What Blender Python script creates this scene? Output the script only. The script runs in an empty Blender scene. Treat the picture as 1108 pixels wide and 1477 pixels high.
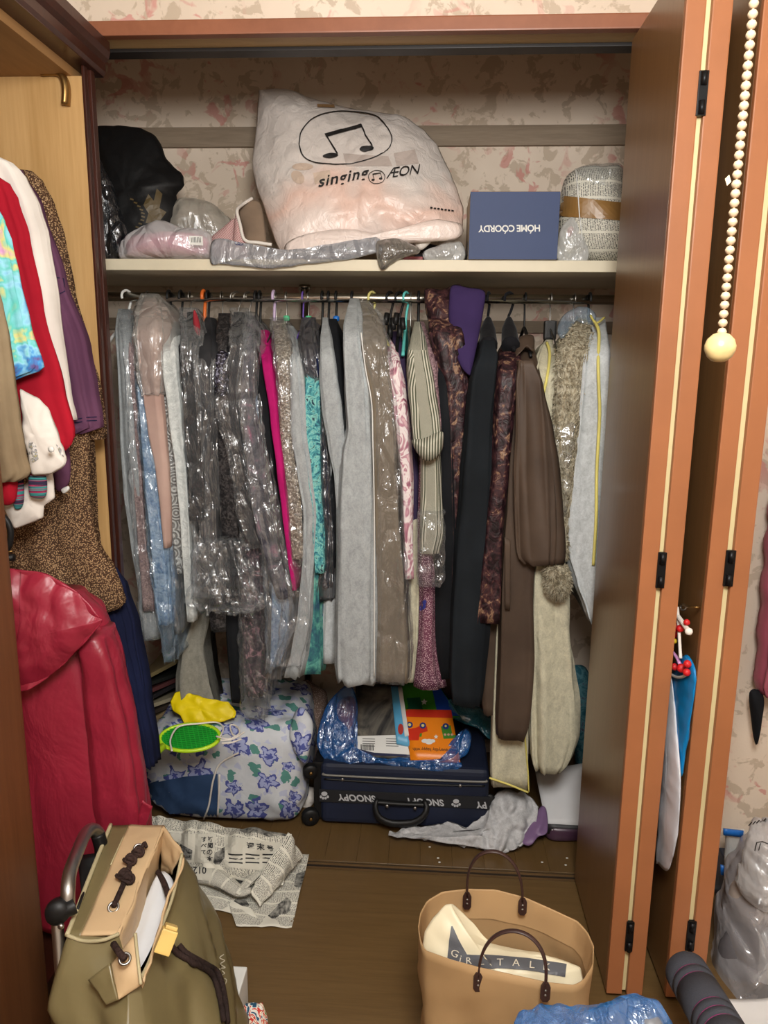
import bpy, bmesh, math, random
from mathutils import Vector, Matrix, noise, Euler
from mathutils.bvhtree import BVHTree

# ------------------------------------------------------------------ camera, world, light, exposure
scene = bpy.context.scene
COL = scene.collection
F, CX, CY = 1090.0, 554.0, 738.5
PITCH, YAW, ROLL, EYE = math.radians(11.41), math.radians(3.41), math.radians(0.64), 1.346
FWD = Vector((-math.sin(YAW) * math.cos(PITCH), math.cos(YAW) * math.cos(PITCH), -math.sin(PITCH)))
_r = Vector((math.cos(YAW), math.sin(YAW), 0)); _u = _r.cross(FWD)
RIGHT = math.cos(ROLL) * _r + math.sin(ROLL) * _u
UP = -math.sin(ROLL) * _r + math.cos(ROLL) * _u
CAM = Vector((0, 0, EYE))
cam_data = bpy.data.cameras.new('camera'); cam = bpy.data.objects.new('camera', cam_data); COL.objects.link(cam)
cam_data.sensor_fit = 'VERTICAL'; cam_data.sensor_height = 36.0; cam_data.lens = F / 1477 * 36.0
cam_data.clip_start = 0.02
cam.matrix_world = Matrix(((RIGHT.x, UP.x, -FWD.x, 0), (RIGHT.y, UP.y, -FWD.y, 0), (RIGHT.z, UP.z, -FWD.z, EYE), (0, 0, 0, 1)))
scene.camera = cam
world = bpy.data.worlds.new('world'); scene.world = world; world.use_nodes = True
world.node_tree.nodes['Background'].inputs[0].default_value = (1.0, 0.96, 0.91, 1)
world.node_tree.nodes['Background'].inputs[1].default_value = 0.15
def area_light(name, loc, size, power, col, rot=(0, 0, 0)):
    l = bpy.data.lights.new(name, 'AREA'); l.shape = 'DISK'; l.size = size; l.energy = power; l.color = col
    o = bpy.data.objects.new(name, l); o.location = loc; o.rotation_euler = rot; COL.objects.link(o)
    return o
LAMP = (0.10, 0.02, 1.92)     # pendant lamp over the photographer
pl_ = bpy.data.lights.new('pendant_bulb', 'POINT'); pl_.energy = 84.0; pl_.color = (1.0, 0.98, 0.94); pl_.shadow_soft_size = 0.24
plo = bpy.data.objects.new('pendant_bulb', pl_); plo.location = LAMP; COL.objects.link(plo)
scene.view_settings.view_transform = 'Standard'
scene.view_settings.look = 'None'
scene.view_settings.exposure = 0.62
scene.view_settings.gamma = 1.0
scene.view_settings.use_curve_mapping = False
scene.cycles.transparent_max_bounces = 32
scene.cycles.max_bounces = 7
scene.cycles.sample_clamp_indirect = 4.0

# ------------------------------------------------------------------ helpers
D_OPEN = 1.80      # depth of the closet opening
ROD_Y, ROD_Z = 2.10, 1.507

def ray(px, py):
    return FWD + RIGHT * ((px - CX) / F) - UP * ((py - CY) / F)
def at(px, py, y):
    d = ray(px, py); return CAM + d * (y / d.y)
def onz(px, py, z=0.0):
    d = ray(px, py); return CAM + d * ((z - EYE) / d.z)
def onx(px, py, x):
    d = ray(px, py); return CAM + d * (x / d.x)
def lerp(a, b, t): return a + (b - a) * t
def sstep(t):
    t = max(0.0, min(1.0, t)); return t * t * (3 - 2 * t)
def nz(x, y, z): return noise.noise(Vector((x, y, z)))

GEO = {}
def add_mesh(name, verts, faces, mat, parent=None, smooth=True, uvs=None, fmats=None):
    me = bpy.data.meshes.new(name)
    me.from_pydata([tuple(v) for v in verts], [], faces)
    if smooth:
        me.polygons.foreach_set('use_smooth', [True] * len(me.polygons))
    mats = mat if isinstance(mat, (list, tuple)) else [mat]
    for m in mats: me.materials.append(m)
    if fmats: me.polygons.foreach_set('material_index', fmats)
    if uvs:
        ul = me.uv_layers.new(name='UVMap')
        for lp in me.loops: ul.data[lp.index].uv = uvs[lp.vertex_index]
    bm = bmesh.new(); bm.from_mesh(me); bmesh.ops.recalc_face_normals(bm, faces=bm.faces); bm.to_mesh(me); bm.free()
    o = bpy.data.objects.new(name, me); COL.objects.link(o)
    if parent is not None: attach(o, parent)
    GEO[o.name] = (verts, faces)
    return o
def attach(o, parent):
    o.parent = parent
    p = Vector(parent.location) if parent.type == 'EMPTY' else Vector((0, 0, 0))
    o.matrix_parent_inverse = Matrix.Translation(-p)
def tag(o, label, cat, group=None):
    o['label'] = label; o['category'] = cat
    if group: o['group'] = group
    return o
def struct(o):
    o['kind'] = 'structure'; return o
def thing(name, label, cat, loc, group=None):
    o = bpy.data.objects.new(name, None); o.location = loc; o.empty_display_size = .05; COL.objects.link(o)
    return tag(o, label, cat, group)
def catmull(pts, n, closed=False):
    out = []; m = len(pts); segs = m if closed else m - 1
    for k in range(n):
        t = k / n * segs if closed else k / (n - 1) * segs
        i = min(int(t), segs - 1); f = t - i
        def g(j):
            return pts[j % m] if closed else pts[max(0, min(m - 1, j))]
        p0, p1, p2, p3 = g(i - 1), g(i), g(i + 1), g(i + 2)
        out.append(tuple(.5 * ((2 * b) + (c - a) * f + (2 * a - 5 * b + 4 * c - d) * f * f + (3 * b - a - 3 * c + d) * f ** 3)
                         for a, b, c, d in zip(p0, p1, p2, p3)))
    return out
def linres(pts, n):
    m = len(pts); L = [0]
    for i in range(m):
        a, b = pts[i], pts[(i + 1) % m]; L.append(L[-1] + math.dist(a, b))
    out = []; i = 0
    for k in range(n):
        s = L[-1] * k / n
        while L[i + 1] < s: i += 1
        f = (s - L[i]) / max(1e-9, L[i + 1] - L[i]); a, b = pts[i], pts[(i + 1) % m]
        out.append(tuple(lerp(x, y, f) for x, y in zip(a, b)))
    return out

def loft(name, rows, mat, parent=None, yf=1.88, yr=.34, sh=None, nr=34, ns=30, fold=.006, ff=2.2, seed=0,
         taper=.55, expo=5.0, hem=0.0, zf=1.6, neck_y=None, grow=0.0, crum=0.0, cs=22.0, fe=12.0, fold2=1.0):
    """A hanging garment: loops stacked down the given rows (py, xl, xr), front edge at depth yf, back edge yf+yr."""
    rows = sorted(rows); py0, py1 = rows[0][0], rows[-1][0]
    ny = ROD_Y if neck_y is None else neck_y
    V, Fc, UV = [], [], []
    zs = [py0 + (py1 - py0) * (k / (nr - 1)) ** 1.0 for k in range(nr)]
    for r, py in enumerate(zs):
        for i in range(len(rows) - 1):
            if rows[i][0] <= py <= rows[i + 1][0] + 1e-6: break
        a, b = rows[i], rows[i + 1]; t = (py - a[0]) / max(1e-6, b[0] - a[0]); t = lerp(t, sstep(t), .5)
        xl, xr = lerp(a[1], b[1], t), lerp(a[2], b[2], t)
        y_f, y_b = yf, yf + yr
        if sh:
            q = max(0.0, min(1.0, (py - py0) / sh)); q = math.sin(q * math.pi / 2)
            y_f = lerp(ny - .03, yf, q); y_b = lerp(ny + .03, yf + yr, q)
        yo = .012 if yr > .15 else yr * .62
        A, B = at(xl, py, y_f + yo), at(xr, py, y_f + yo)
        c = (A + B) / 2; w = max(.003, (B.x - A.x) / 2) + grow; ym, hy = (y_f + y_b) / 2, (y_b - y_f) / 2 + grow
        z = c.z; arc = 0; prev = None
        for k in range(ns):
            th = 2 * math.pi * (k + .5) / ns - math.pi / 2
            cx, sy = math.cos(th), math.sin(th)
            x = math.copysign(abs(cx) ** (2 / expo), cx); y = math.copysign(abs(sy) ** (2 / (expo if sy > 0 or yr < .15 else fe)), sy)
            tb = (y + 1) / 2; x *= lerp(1, taper, sstep((tb - .1) / .9))
            fade = min(1, r / 3)
            n1 = nz(cx * ff + seed * 7.3, sy * ff * 1.6, z * zf + seed) * fold * 2 * fade
            n2 = nz(cx * ff * 2.7 + seed * 3.1, sy * ff * 4, z * zf * 2 + 5 + seed) * fold * fade * fold2
            n2 += (abs(nz(cx * ff * 1.6 + seed * 5.7, sy * ff * 3 + seed, z * zf * .6)) - .24) * fold * 2.2 * fade * fold2
            p = Vector((c.x + x * w, ym + y * hy, z))
            lim = min(1.0, w / .02)
            p.x += (n1 + n2) * (cx * .8 + .35) * lim; p.y += (n1 + n2) * sy * .9
            if crum:
                q3 = Vector((p.x * cs + seed, p.y * cs, p.z * cs * .8))
                rr = abs(noise.noise(q3)) + .5 * abs(noise.noise(q3 * 2.3))
                p.x += crum * (rr - .4) * cx * lim; p.y += crum * (rr - .4) * sy * 1.2
            if hem and r >= nr - 2:
                p.z += nz(cx * 5 + seed, sy * 5, 3) * hem + nz(cx * 17 + seed, sy * 17, 3) * hem * .5
            if prev is not None: arc += (p - prev).length
            prev = p; V.append(p); UV.append((arc + seed * .37, z))
    for r in range(nr - 1):
        for k in range(ns):
            k2 = (k + 1) % ns
            Fc.append((r * ns + k, r * ns + k2, (r + 1) * ns + k2, (r + 1) * ns + k))
    Fc.append(tuple(range(ns))); Fc.append(tuple((nr - 1) * ns + k for k in range(ns)))
    return add_mesh(name, V, Fc, mat, parent, True, UV)

def cushion(name, outline, mat, ytop, ybot=None, front=.06, back=.03, parent=None, rings=10, seg=72, amp=.006, ns=14,
            seed=0, p=2.0, q=.55, sharp=False, ridge=.5, edge=1.0, mapf=None, axis=(0, 1, 0)):
    """A soft closed body whose outline is given; front and back faces bulge away from its own plane."""
    if ybot is None: ybot = ytop
    ol = linres(outline, seg) if sharp else catmull(outline, seg, True)
    ys = [o[1] for o in ol]; lo, hi = min(ys), max(ys)
    cx, cy = sum(o[0] for o in ol) / seg, sum(ys) / seg
    V, UV, Fc = [], [], []; AX = Vector(axis)
    def pt(px, py, s, side):
        Y = lerp(ytop, ybot, (py - lo) / max(1, hi - lo))
        P = mapf(px, py) if mapf else at(px, py, Y)
        h = max(0.0, 1 - s ** p) ** q
        d = (front if side < 0 else back) * h
        v = Vector((P.x * ns + seed * 3.7, P.z * ns, side * 4 + seed))
        n = noise.noise(v) * .7 + ridge * (abs(noise.noise(v * 1.9)) - .3) * 1.6 + .35 * noise.noise(v * 4.1)
        k = edge if s >= .999 else 1.0
        return P + AX * (side * (d + (n * amp if s < .999 else 0))) + Vector((noise.noise(v + Vector((9, 4, 1))) * amp * .6 * k * (1 - abs(AX.x)), 0, n * amp * .5 * k))
    for side in (-1, 1):
        base = len(V)
        V.append(pt(cx, cy, 0, side)); UV.append((V[-1].x, V[-1].z))
        nr = rings if side < 0 else rings + 0
        for r in range(1, nr + (1 if side < 0 else 0)):
            s = 1 - (1 - r / rings) ** 1.35
            for k in range(seg):
                V.append(pt(lerp(cx, ol[k][0], s), lerp(cy, ol[k][1], s), s, side)); UV.append((V[-1].x, V[-1].z))
        for k in range(seg): Fc.append((base, base + 1 + k, base + 1 + (k + 1) % seg))
        for r in range(nr - (1 if side < 0 else 2)):
            a, b = base + 1 + r * seg, base + 1 + (r + 1) * seg
            for k in range(seg): Fc.append((a + k, b + k, b + (k + 1) % seg, a + (k + 1) % seg))
        if side < 0: rim = base + 1 + (rings - 1) * seg
        else:
            a = base + 1 + (rings - 2) * seg
            for k in range(seg): Fc.append((a + k, rim + k, rim + (k + 1) % seg, a + (k + 1) % seg))
    return add_mesh(name, V, Fc, mat, parent, True, UV)

def patch(name, c, mat, parent=None, nu=14, nv=14, thick=.003, amp=0.0, ns=10, seed=0, bulge=0.0, smooth=True, fn=None, uvs=1.0):
    """A thin sheet through four corners (a, b along the top, c, d along the bottom right to left)."""
    a, b, d, e = [Vector(x) for x in c]
    nrm = ((b - a).cross(e - a)).normalized()
    if nrm.dot(CAM - a) < 0: nrm = -nrm
    V, UV, Fc = [], [], []
    lu, lv = (b - a).length, (e - a).length
    for s in (0, 1):
        for j in range(nv + 1):
            for i in range(nu + 1):
                u, v = i / nu, j / nv
                P = (a * (1 - u) + b * u) * (1 - v) + (e * (1 - u) + d * u) * v
                h = bulge * 16 * u * (1 - u) * v * (1 - v)
                if amp:
                    w = P * ns + Vector((seed * 5.1, seed, 0))
                    h += amp * (noise.noise(w) + .8 * (abs(noise.noise(w * 2.1)) - .25))
                if fn: h += fn(u, v)
                V.append(P + nrm * (h - s * thick)); UV.append((u * lu * uvs, (1 - v) * lv * uvs))
    M1 = (nu + 1) * (nv + 1); W = nu + 1
    for j in range(nv):
        for i in range(nu):
            q = (j * W + i, j * W + i + 1, (j + 1) * W + i + 1, (j + 1) * W + i)
            Fc.append(q); Fc.append(tuple(M1 + x for x in reversed(q)))
    ring = [i for i in range(nu)] + [j * W + nu for j in range(nv)] + [nv * W + i for i in range(nu, 0, -1)] + [j * W for j in range(nv, 0, -1)]
    for k in range(len(ring)):
        x, y = ring[k], ring[(k + 1) % len(ring)]; Fc.append((x, M1 + x, M1 + y, y))
    return add_mesh(name, V, Fc, mat, parent, smooth, UV)

def tube(name, pts, r, mat, parent=None, res=8, n=None, closed=False, flat=1.0):
    pts = [tuple(p) for p in pts]
    if isinstance(r, (list, tuple)) and not n: n = max(len(pts), 16)
    if isinstance(r, (list, tuple)) and len(r) != n: r = [lerp(r[int(q)], r[min(len(r) - 1, int(q) + 1)], q % 1) for q in [k / (n - 1) * (len(r) - 1) for k in range(n)]]
    if n: pts = catmull(pts, n, closed)
    P = [Vector(p) for p in pts]; m = len(P); V, Fc, UV = [], [], []
    t0 = (P[1] - P[0]).normalized(); up = Vector((0, 0, 1)) if abs(t0.z) < .9 else Vector((1, 0, 0))
    nrm = (up - t0 * up.dot(t0)).normalized(); L = 0
    for i in range(m):
        a, b = (P[i - 1], P[(i + 1) % m]) if closed else (P[max(0, i - 1)], P[min(m - 1, i + 1)])
        t = (b - a).normalized(); nrm = (nrm - t * nrm.dot(t)).normalized(); bn = t.cross(nrm)
        ri = r[i] if isinstance(r, (list, tuple)) else r
        if i: L += (P[i] - P[i - 1]).length
        for k in range(res):
            th = 2 * math.pi * k / res
            V.append(P[i] + nrm * math.cos(th) * ri * flat + bn * math.sin(th) * ri); UV.append((k / res, L))
    for i in range(m if closed else m - 1):
        a, b = i * res, ((i + 1) % m) * res
        for k in range(res): Fc.append((a + k, a + (k + 1) % res, b + (k + 1) % res, b + k))
    if not closed:
        Fc.append(tuple(range(res))); Fc.append(tuple((m - 1) * res + k for k in range(res)))
    return add_mesh(name, V, Fc, mat, parent, True, UV)

def box(name, lo, hi, mat, parent=None, bevel=.002, rot=None, pivot=None, segs=2):
    bm = bmesh.new(); bmesh.ops.create_cube(bm, size=1)
    lo, hi = Vector(lo), Vector(hi); c, s = (lo + hi) / 2, hi - lo
    for v in bm.verts: v.co = Vector((v.co.x * s.x, v.co.y * s.y, v.co.z * s.z))
    if bevel: bmesh.ops.bevel(bm, geom=list(bm.edges), offset=bevel, segments=segs, affect='EDGES', profile=.7)
    R = Euler(rot).to_matrix() if rot else None
    for v in bm.verts:
        if R: v.co = R @ v.co
        v.co += c
    uvs = [(v.co.x + v.co.y * .7, v.co.z + v.co.y * .3) for v in bm.verts]
    bm.verts.index_update()
    V = [v.co.copy() for v in bm.verts]; Fc = [tuple(v.index for v in f.verts) for f in bm.faces]; bm.free()
    return add_mesh(name, V, Fc, mat, parent, False, uvs)

def prism(name, poly, mat, ext, parent=None, bevel=.0):
    """poly: list of world points (planar), ext: extrusion vector."""
    n = len(poly); ext = Vector(ext)
    V = [Vector(p) for p in poly] + [Vector(p) + ext for p in poly]
    Fc = [tuple(range(n)), tuple(range(2 * n - 1, n - 1, -1))] + [(k, (k + 1) % n, n + (k + 1) % n, n + k) for k in range(n)]
    return add_mesh(name, V, Fc, mat, parent, False, [(v.x + v.y, v.z) for v in V])

def lump(name, lo, hi, mat, parent=None, expo=4.0, amp=.02, ns=6, seed=0, nu=48, nv=30, top=None, ridge=.6):
    """Soft box (superellipsoid) with creases; top(x,y) may pull the top down."""
    lo, hi = Vector(lo), Vector(hi); c, s = (lo + hi) / 2, (hi - lo) / 2
    V, UV, Fc = [], [], []
    def se(v, e): return math.copysign(abs(v) ** (2 / e), v)
    for j in range(nv + 1):
        ph = -math.pi / 2 + math.pi * j / nv
        for i in range(nu):
            th = 2 * math.pi * i / nu
            d = Vector((se(math.cos(ph), expo) * se(math.cos(th), expo), se(math.cos(ph), expo) * se(math.sin(th), expo), se(math.sin(ph), expo)))
            P = Vector((c.x + d.x * s.x, c.y + d.y * s.y, c.z + d.z * s.z))
            w = P * ns + Vector((seed * 3.3, seed, 0))
            n = noise.noise(w) + ridge * (abs(noise.noise(w * 2.2)) - .3) + .4 * noise.noise(w * 4.3)
            P += d.normalized() * n * amp
            if top: P.z = lo.z + (P.z - lo.z) * top((P.x - lo.x) / (hi.x - lo.x), (P.y - lo.y) / (hi.y - lo.y))
            P.z = max(P.z, lo.z)
            V.append(P); UV.append((P.x + .5 * (P.y - c.y), P.z + .8 * (P.y - c.y)))
    for j in range(nv):
        for i in range(nu):
            Fc.append((j * nu + i, j * nu + (i + 1) % nu, (j + 1) * nu + (i + 1) % nu, (j + 1) * nu + i))
    return add_mesh(name, V, Fc, mat, parent, True, UV)

def lathe(name, prof, c, mat, parent=None, n=24, axis=(0, 0, 1)):
    ax = Vector(axis).normalized(); q = Vector((0, 0, 1)).rotation_difference(ax); c = Vector(c)
    V, Fc = [], []
    for r, z in prof:
        for k in range(n):
            th = 2 * math.pi * k / n; V.append(c + q @ Vector((r * math.cos(th), r * math.sin(th), z)))
    for j in range(len(prof) - 1):
        for k in range(n): Fc.append((j * n + k, j * n + (k + 1) % n, (j + 1) * n + (k + 1) % n, (j + 1) * n + k))
    Fc.append(tuple(range(n))); Fc.append(tuple((len(prof) - 1) * n + k for k in range(n)))
    return add_mesh(name, V, Fc, mat, parent, True, [(v.x + v.y, v.z) for v in V])

def hit(px, py, target, off=.002):
    tv, tf = GEO[target.name]; bvh = BVHTree.FromPolygons([tuple(v) for v in tv], tf)
    d = ray(px, py).normalized(); h, n, _, _ = bvh.ray_cast(CAM, d)
    if h is None: return None
    return h + (n if n.dot(d) < 0 else -n) * off
def on_path(pts, target, off, n=40):
    out = []
    for p in catmull(pts, n):
        h = hit(p[0], p[1], target, off)
        if h is not None: out.append(h)
    return out

# ---- flat prints laid onto a surface
def text_geo(body, bold=0.0, spacing=1.0):
    cu = bpy.data.curves.new('lettering', 'FONT'); cu.body = body; cu.offset = bold; cu.space_character = spacing; cu.resolution_u = 3
    ob = bpy.data.objects.new('lettering', cu); me = bpy.data.meshes.new_from_object(ob)
    bm = bmesh.new(); bm.from_mesh(me); bmesh.ops.triangulate(bm, faces=bm.faces)
    V = [(v.co.x, v.co.y) for v in bm.verts]; bm.verts.index_update(); Fc = [tuple(v.index for v in f.verts) for f in bm.faces]
    bm.free(); bpy.data.meshes.remove(me); bpy.data.objects.remove(ob); bpy.data.curves.remove(cu)
    return V, Fc
def print_on(name, target, V2, F2, mat, org, ex, ey, parent=None, off=.0012, maxlen=9.0, smooth=False):
    """Lay a flat print (V2, F2) on the surface of target; org/ex/ey place it."""
    bm = bmesh.new(); vs = [bm.verts.new((org[0] + x * ex[0] + y * ey[0], org[1] + x * ex[1] + y * ey[1], 0)) for x, y in V2]
    for f in F2:
        try: bm.faces.new([vs[i] for i in f])
        except ValueError: pass
    for it in range(5):
        e = [e for e in bm.edges if e.calc_length() > maxlen]
        if not e: break
        bmesh.ops.subdivide_edges(bm, edges=e, cuts=1); bmesh.ops.triangulate(bm, faces=bm.faces)
    tv, tf = GEO[target.name]; bvh = BVHTree.FromPolygons([tuple(v) for v in tv], tf)
    V = []; missed = set(); lastd = None
    for v in bm.verts:
        d = ray(v.co.x, v.co.y).normalized(); hit, nrm, _, dist = bvh.ray_cast(CAM, d)
        if hit is None:
            dist = lastd if lastd else 1.8; hit = CAM + d * dist; nrm = -d; missed.add(len(V))
        lastd = dist
        if nrm.dot(d) > 0: nrm = -nrm
        V.append(hit + nrm * off)
    bm.verts.index_update(); Fc = [q for q in (tuple(x.index for x in f.verts) for f in bm.faces) if not missed.intersection(q)]; bm.free()
    used = sorted({i for f in Fc for i in f}); re_ = {i: k for k, i in enumerate(used)}; V = [V[i] for i in used]; Fc = [tuple(re_[i] for i in f) for f in Fc]
    return add_mesh(name, V, Fc, mat, parent if parent is not None else target, smooth)
def lettering(name, target, body, mat, org, ex, ey, parent=None, bold=0.0, spacing=1.0, off=.0012):
    V, Fc = text_geo(body, bold, spacing)
    return print_on(name, target, V, Fc, mat, org, ex, ey, parent, off)
def strip2d(pts, w):
    """2-D ribbon along pts with width w (or list of widths)."""
    V, Fc = [], []
    for i, p in enumerate(pts):
        a, b = pts[max(0, i - 1)], pts[min(len(pts) - 1, i + 1)]; dx, dy = b[0] - a[0], b[1] - a[1]; L = math.hypot(dx, dy) or 1
        ww = w[i] if isinstance(w, list) else w
        V += [(p[0] - dy / L * ww / 2, p[1] + dx / L * ww / 2), (p[0] + dy / L * ww / 2, p[1] - dx / L * ww / 2)]
    for i in range(len(pts) - 1): Fc.append((2 * i, 2 * i + 1, 2 * i + 3, 2 * i + 2))
    return V, Fc
def disc2d(cx, cy, rx, ry, n=28, rot=0):
    V = [(cx, cy)] + [(cx + rx * math.cos(t) * math.cos(rot) - ry * math.sin(t) * math.sin(rot),
                       cy + rx * math.cos(t) * math.sin(rot) + ry * math.sin(t) * math.cos(rot)) for t in [2 * math.pi * k / n for k in range(n)]]
    return V, [(0, 1 + k, 1 + (k + 1) % n) for k in range(n)]
def ring2d(cx, cy, rx, ry, w, n=48):
    pts = [(cx + rx * math.cos(2 * math.pi * k / n), cy + ry * math.sin(2 * math.pi * k / n)) for k in range(n + 1)]
    return strip2d(pts, w)
def merge2d(*gs):
    V, Fc = [], []
    for v, f in gs:
        b = len(V); V += v; Fc += [tuple(b + i for i in x) for x in f]
    return V, Fc
def poly2d(pts): return list(pts), [tuple(range(len(pts)))]

# ------------------------------------------------------------------ materials
def lin(c):
    return tuple((x / 255 / 12.92 if x / 255 <= .04045 else ((x / 255 + .055) / 1.055) ** 2.4) for x in c) + (1.0,)
class NT:
    def __init__(s, name):
        s.m = bpy.data.materials.new(name); s.m.use_nodes = True; s.t = s.m.node_tree; s.t.nodes.clear()
        s.out = s.t.nodes.new('ShaderNodeOutputMaterial'); s.tc = s.t.nodes.new('ShaderNodeTexCoord')
    def n(s, typ, props=None, **ins):
        nd = s.t.nodes.new('ShaderNode' + typ)
        for k, v in (props or {}).items(): setattr(nd, k, v)
        for k, v in ins.items(): s.set(nd, k, v)
        return nd
    def set(s, nd, k, v):
        key = int(k[1:]) if k[0] == 'i' and k[1:].isdigit() else k.replace('_', ' ')
        sock = nd.inputs[key]
        if isinstance(v, bpy.types.NodeSocket): s.t.links.new(v, sock)
        else: sock.default_value = v
    def math(s, op, a, b=0.0, c=0.0):
        nd = s.n('Math', {'operation': op}); s.set(nd, 'i0', a); s.set(nd, 'i1', b); s.set(nd, 'i2', c); return nd.outputs[0]
    def mix(s, f, a, b, blend='MIX'):
        nd = s.t.nodes.new('ShaderNodeMix'); nd.data_type = 'RGBA'; nd.blend_type = blend
        for i, v in ((0, f), (6, a), (7, b)):
            if isinstance(v, bpy.types.NodeSocket): s.t.links.new(v, nd.inputs[i])
            else: nd.inputs[i].default_value = v
        return nd.outputs[2]
    def map(s, vec, scale=(1, 1, 1), loc=(0, 0, 0), rot=(0, 0, 0)):
        nd = s.n('Mapping'); s.t.links.new(vec, nd.inputs[0]); nd.inputs[1].default_value = loc; nd.inputs[2].default_value = rot; nd.inputs[3].default_value = scale
        return nd.outputs[0]
    def noise(s, vec, scale, detail=3.0, rough=.55, dist=0.0):
        nd = s.n('TexNoise', Vector=vec, Scale=scale, Detail=detail, Roughness=rough, Distortion=dist); return nd.outputs[0]
    def ramp(s, f, stops, interp='LINEAR'):
        nd = s.t.nodes.new('ShaderNodeValToRGB'); nd.color_ramp.interpolation = interp
        el = nd.color_ramp.elements
        while len(el) < len(stops): el.new(.5)
        for e, (p, c) in zip(el, stops): e.position = p; e.color = c
        s.t.links.new(f, nd.inputs[0]); return nd.outputs[0]
    def bump(s, h, strength=.3, dist=.005):
        return s.n('Bump', Height=h, Strength=strength, Distance=dist).outputs[0]
    def bsdf(s, col, rough=.6, metal=0.0, normal=None, spec=.5, **kw):
        b = s.n('BsdfPrincipled'); s.set(b, 'Base_Color', col); s.set(b, 'Roughness', rough); b.inputs['Metallic'].default_value = metal
        b.inputs['Specular IOR Level'].default_value = spec
        if normal is not None: s.set(b, 'Normal', normal)
        for k, v in kw.items(): s.set(b, k, v)
        s.b = b; return b.outputs[0]
    def done(s, sh):
        s.t.links.new(sh, s.out.inputs[0]); return s.m
    @property
    def obj(s): return s.tc.outputs['Object']
    @property
    def uv(s): return s.tc.outputs['UV']

def cloth(name, col, col2=None, scale=6, rough=.85, weave=900, wstr=.15, spec=.2, sheen=0.0, wrinkle=.25, wscale=14, contrast=(.35, .65)):
    t = NT(name); c2 = col2 or tuple(x * .78 for x in col)
    c = t.ramp(t.noise(t.obj, scale, 4), [(contrast[0], lin(c2)), (contrast[1], lin(col))])
    h = t.math('ADD', t.math('MULTIPLY', t.noise(t.obj, weave, 1), .03), t.math('MULTIPLY', t.noise(t.map(t.obj, (1, 1, .3)), wscale, 2), 1.2))
    sh = t.bsdf(c, rough, 0, t.bump(h, wrinkle, .012), spec)
    if sheen: t.b.inputs['Sheen Weight'].default_value = sheen; t.b.inputs['Sheen Roughness'].default_value = .4
    return t.done(sh)
def plain(name, col, rough=.5, metal=0.0, spec=.5, nscale=0, nstr=.2, var=.12, vscale=8):
    t = NT(name)
    c = t.ramp(t.noise(t.obj, vscale, 3), [(.3, lin(tuple(x * (1 - var) for x in col))), (.7, lin(col))])
    nm = t.bump(t.noise(t.obj, nscale, 3), nstr, .004) if nscale else None
    return t.done(t.bsdf(c, rough, metal, nm, spec))
def film(name, tint=(225, 228, 230), op=.10, rough=.14, scale=20, strength=.9, spec=.8, gloss=.095):
    """thin crinkled plastic film: mostly see-through, sharp glints on its creases"""
    t = NT(name)
    v = t.map(t.obj, (1, .6, .5))
    n1 = t.noise(v, scale, 4, .6, .8); n2 = t.n('TexVoronoi', {'feature': 'DISTANCE_TO_EDGE'}, Vector=v, Scale=scale * .8).outputs[0]
    h = t.math('ADD', n1, t.math('MULTIPLY', t.math('MINIMUM', n2, .14), 2.4))
    nm = t.bump(h, strength, .02)
    pr = t.bsdf(lin(tint), max(.3, rough), 0, nm, spec * .5)
    tr = t.n('BsdfTransparent', Color=(.96, .97, .98, 1)).outputs[0]
    lw = t.n('LayerWeight', Blend=.3).outputs['Facing']
    f2 = t.n('Clamp', Value=t.math('ADD', op * .6, t.math('MULTIPLY', lw, op * 1.2))).outputs[0]
    mx = t.n('MixShader'); t.set(mx, 'i0', f2); t.set(mx, 'i1', tr); t.set(mx, 'i2', pr)
    gl = t.n('BsdfGlossy', Color=(.95, .97, 1, 1), Roughness=rough, Normal=nm).outputs[0]
    mx2 = t.n('MixShader'); t.set(mx2, 'i0', t.n('Clamp', Value=t.math('ADD', gloss, t.math('MULTIPLY', lw, .12))).outputs[0]); t.set(mx2, 'i1', mx.outputs[0]); t.set(mx2, 'i2', gl)
    return t.done(mx2.outputs[0])
def nonwoven(name, col=(196, 198, 196), spec=.15):
    t = NT(name)
    n = t.noise(t.map(t.obj, (1, 1, .6)), 60, 5, .75, .5); n2 = t.noise(t.obj, 240, 2)
    c = t.ramp(t.math('ADD', t.math('MULTIPLY', n, .7), t.math('MULTIPLY', n2, .3)), [(.32, lin(tuple(x * .80 for x in col))), (.66, lin(col))])
    h = t.math('ADD', t.math('MULTIPLY', n2, .08), t.math('MULTIPLY', t.noise(t.map(t.obj, (1, 1, .5)), 10, 2, .5, 1.0), 2.2))
    return t.done(t.bsdf(c, .75, 0, t.bump(h, .4, .012), spec))
def wood(name, a, b, scale=(22, 22, 1.4), rough=.35, spec=.5, rings=3.0, coat=0.0):
    t = NT(name); v = t.map(t.obj, scale)
    n = t.noise(v, rings, 5, .65, .6); n2 = t.noise(t.map(t.obj, tuple(x * 5 for x in scale)), rings, 3)
    f = t.math('ADD', t.math('MULTIPLY', n, .65), t.math('MULTIPLY', n2, .35))
    sh = t.bsdf(t.ramp(f, [(.3, lin(a)), (.7, lin(b))]), rough, 0, t.bump(f, .06, .002), spec)
    if coat: t.b.inputs['Coat Weight'].default_value = coat; t.b.inputs['Coat Roughness'].default_value = .25
    return t.done(sh)
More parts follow.
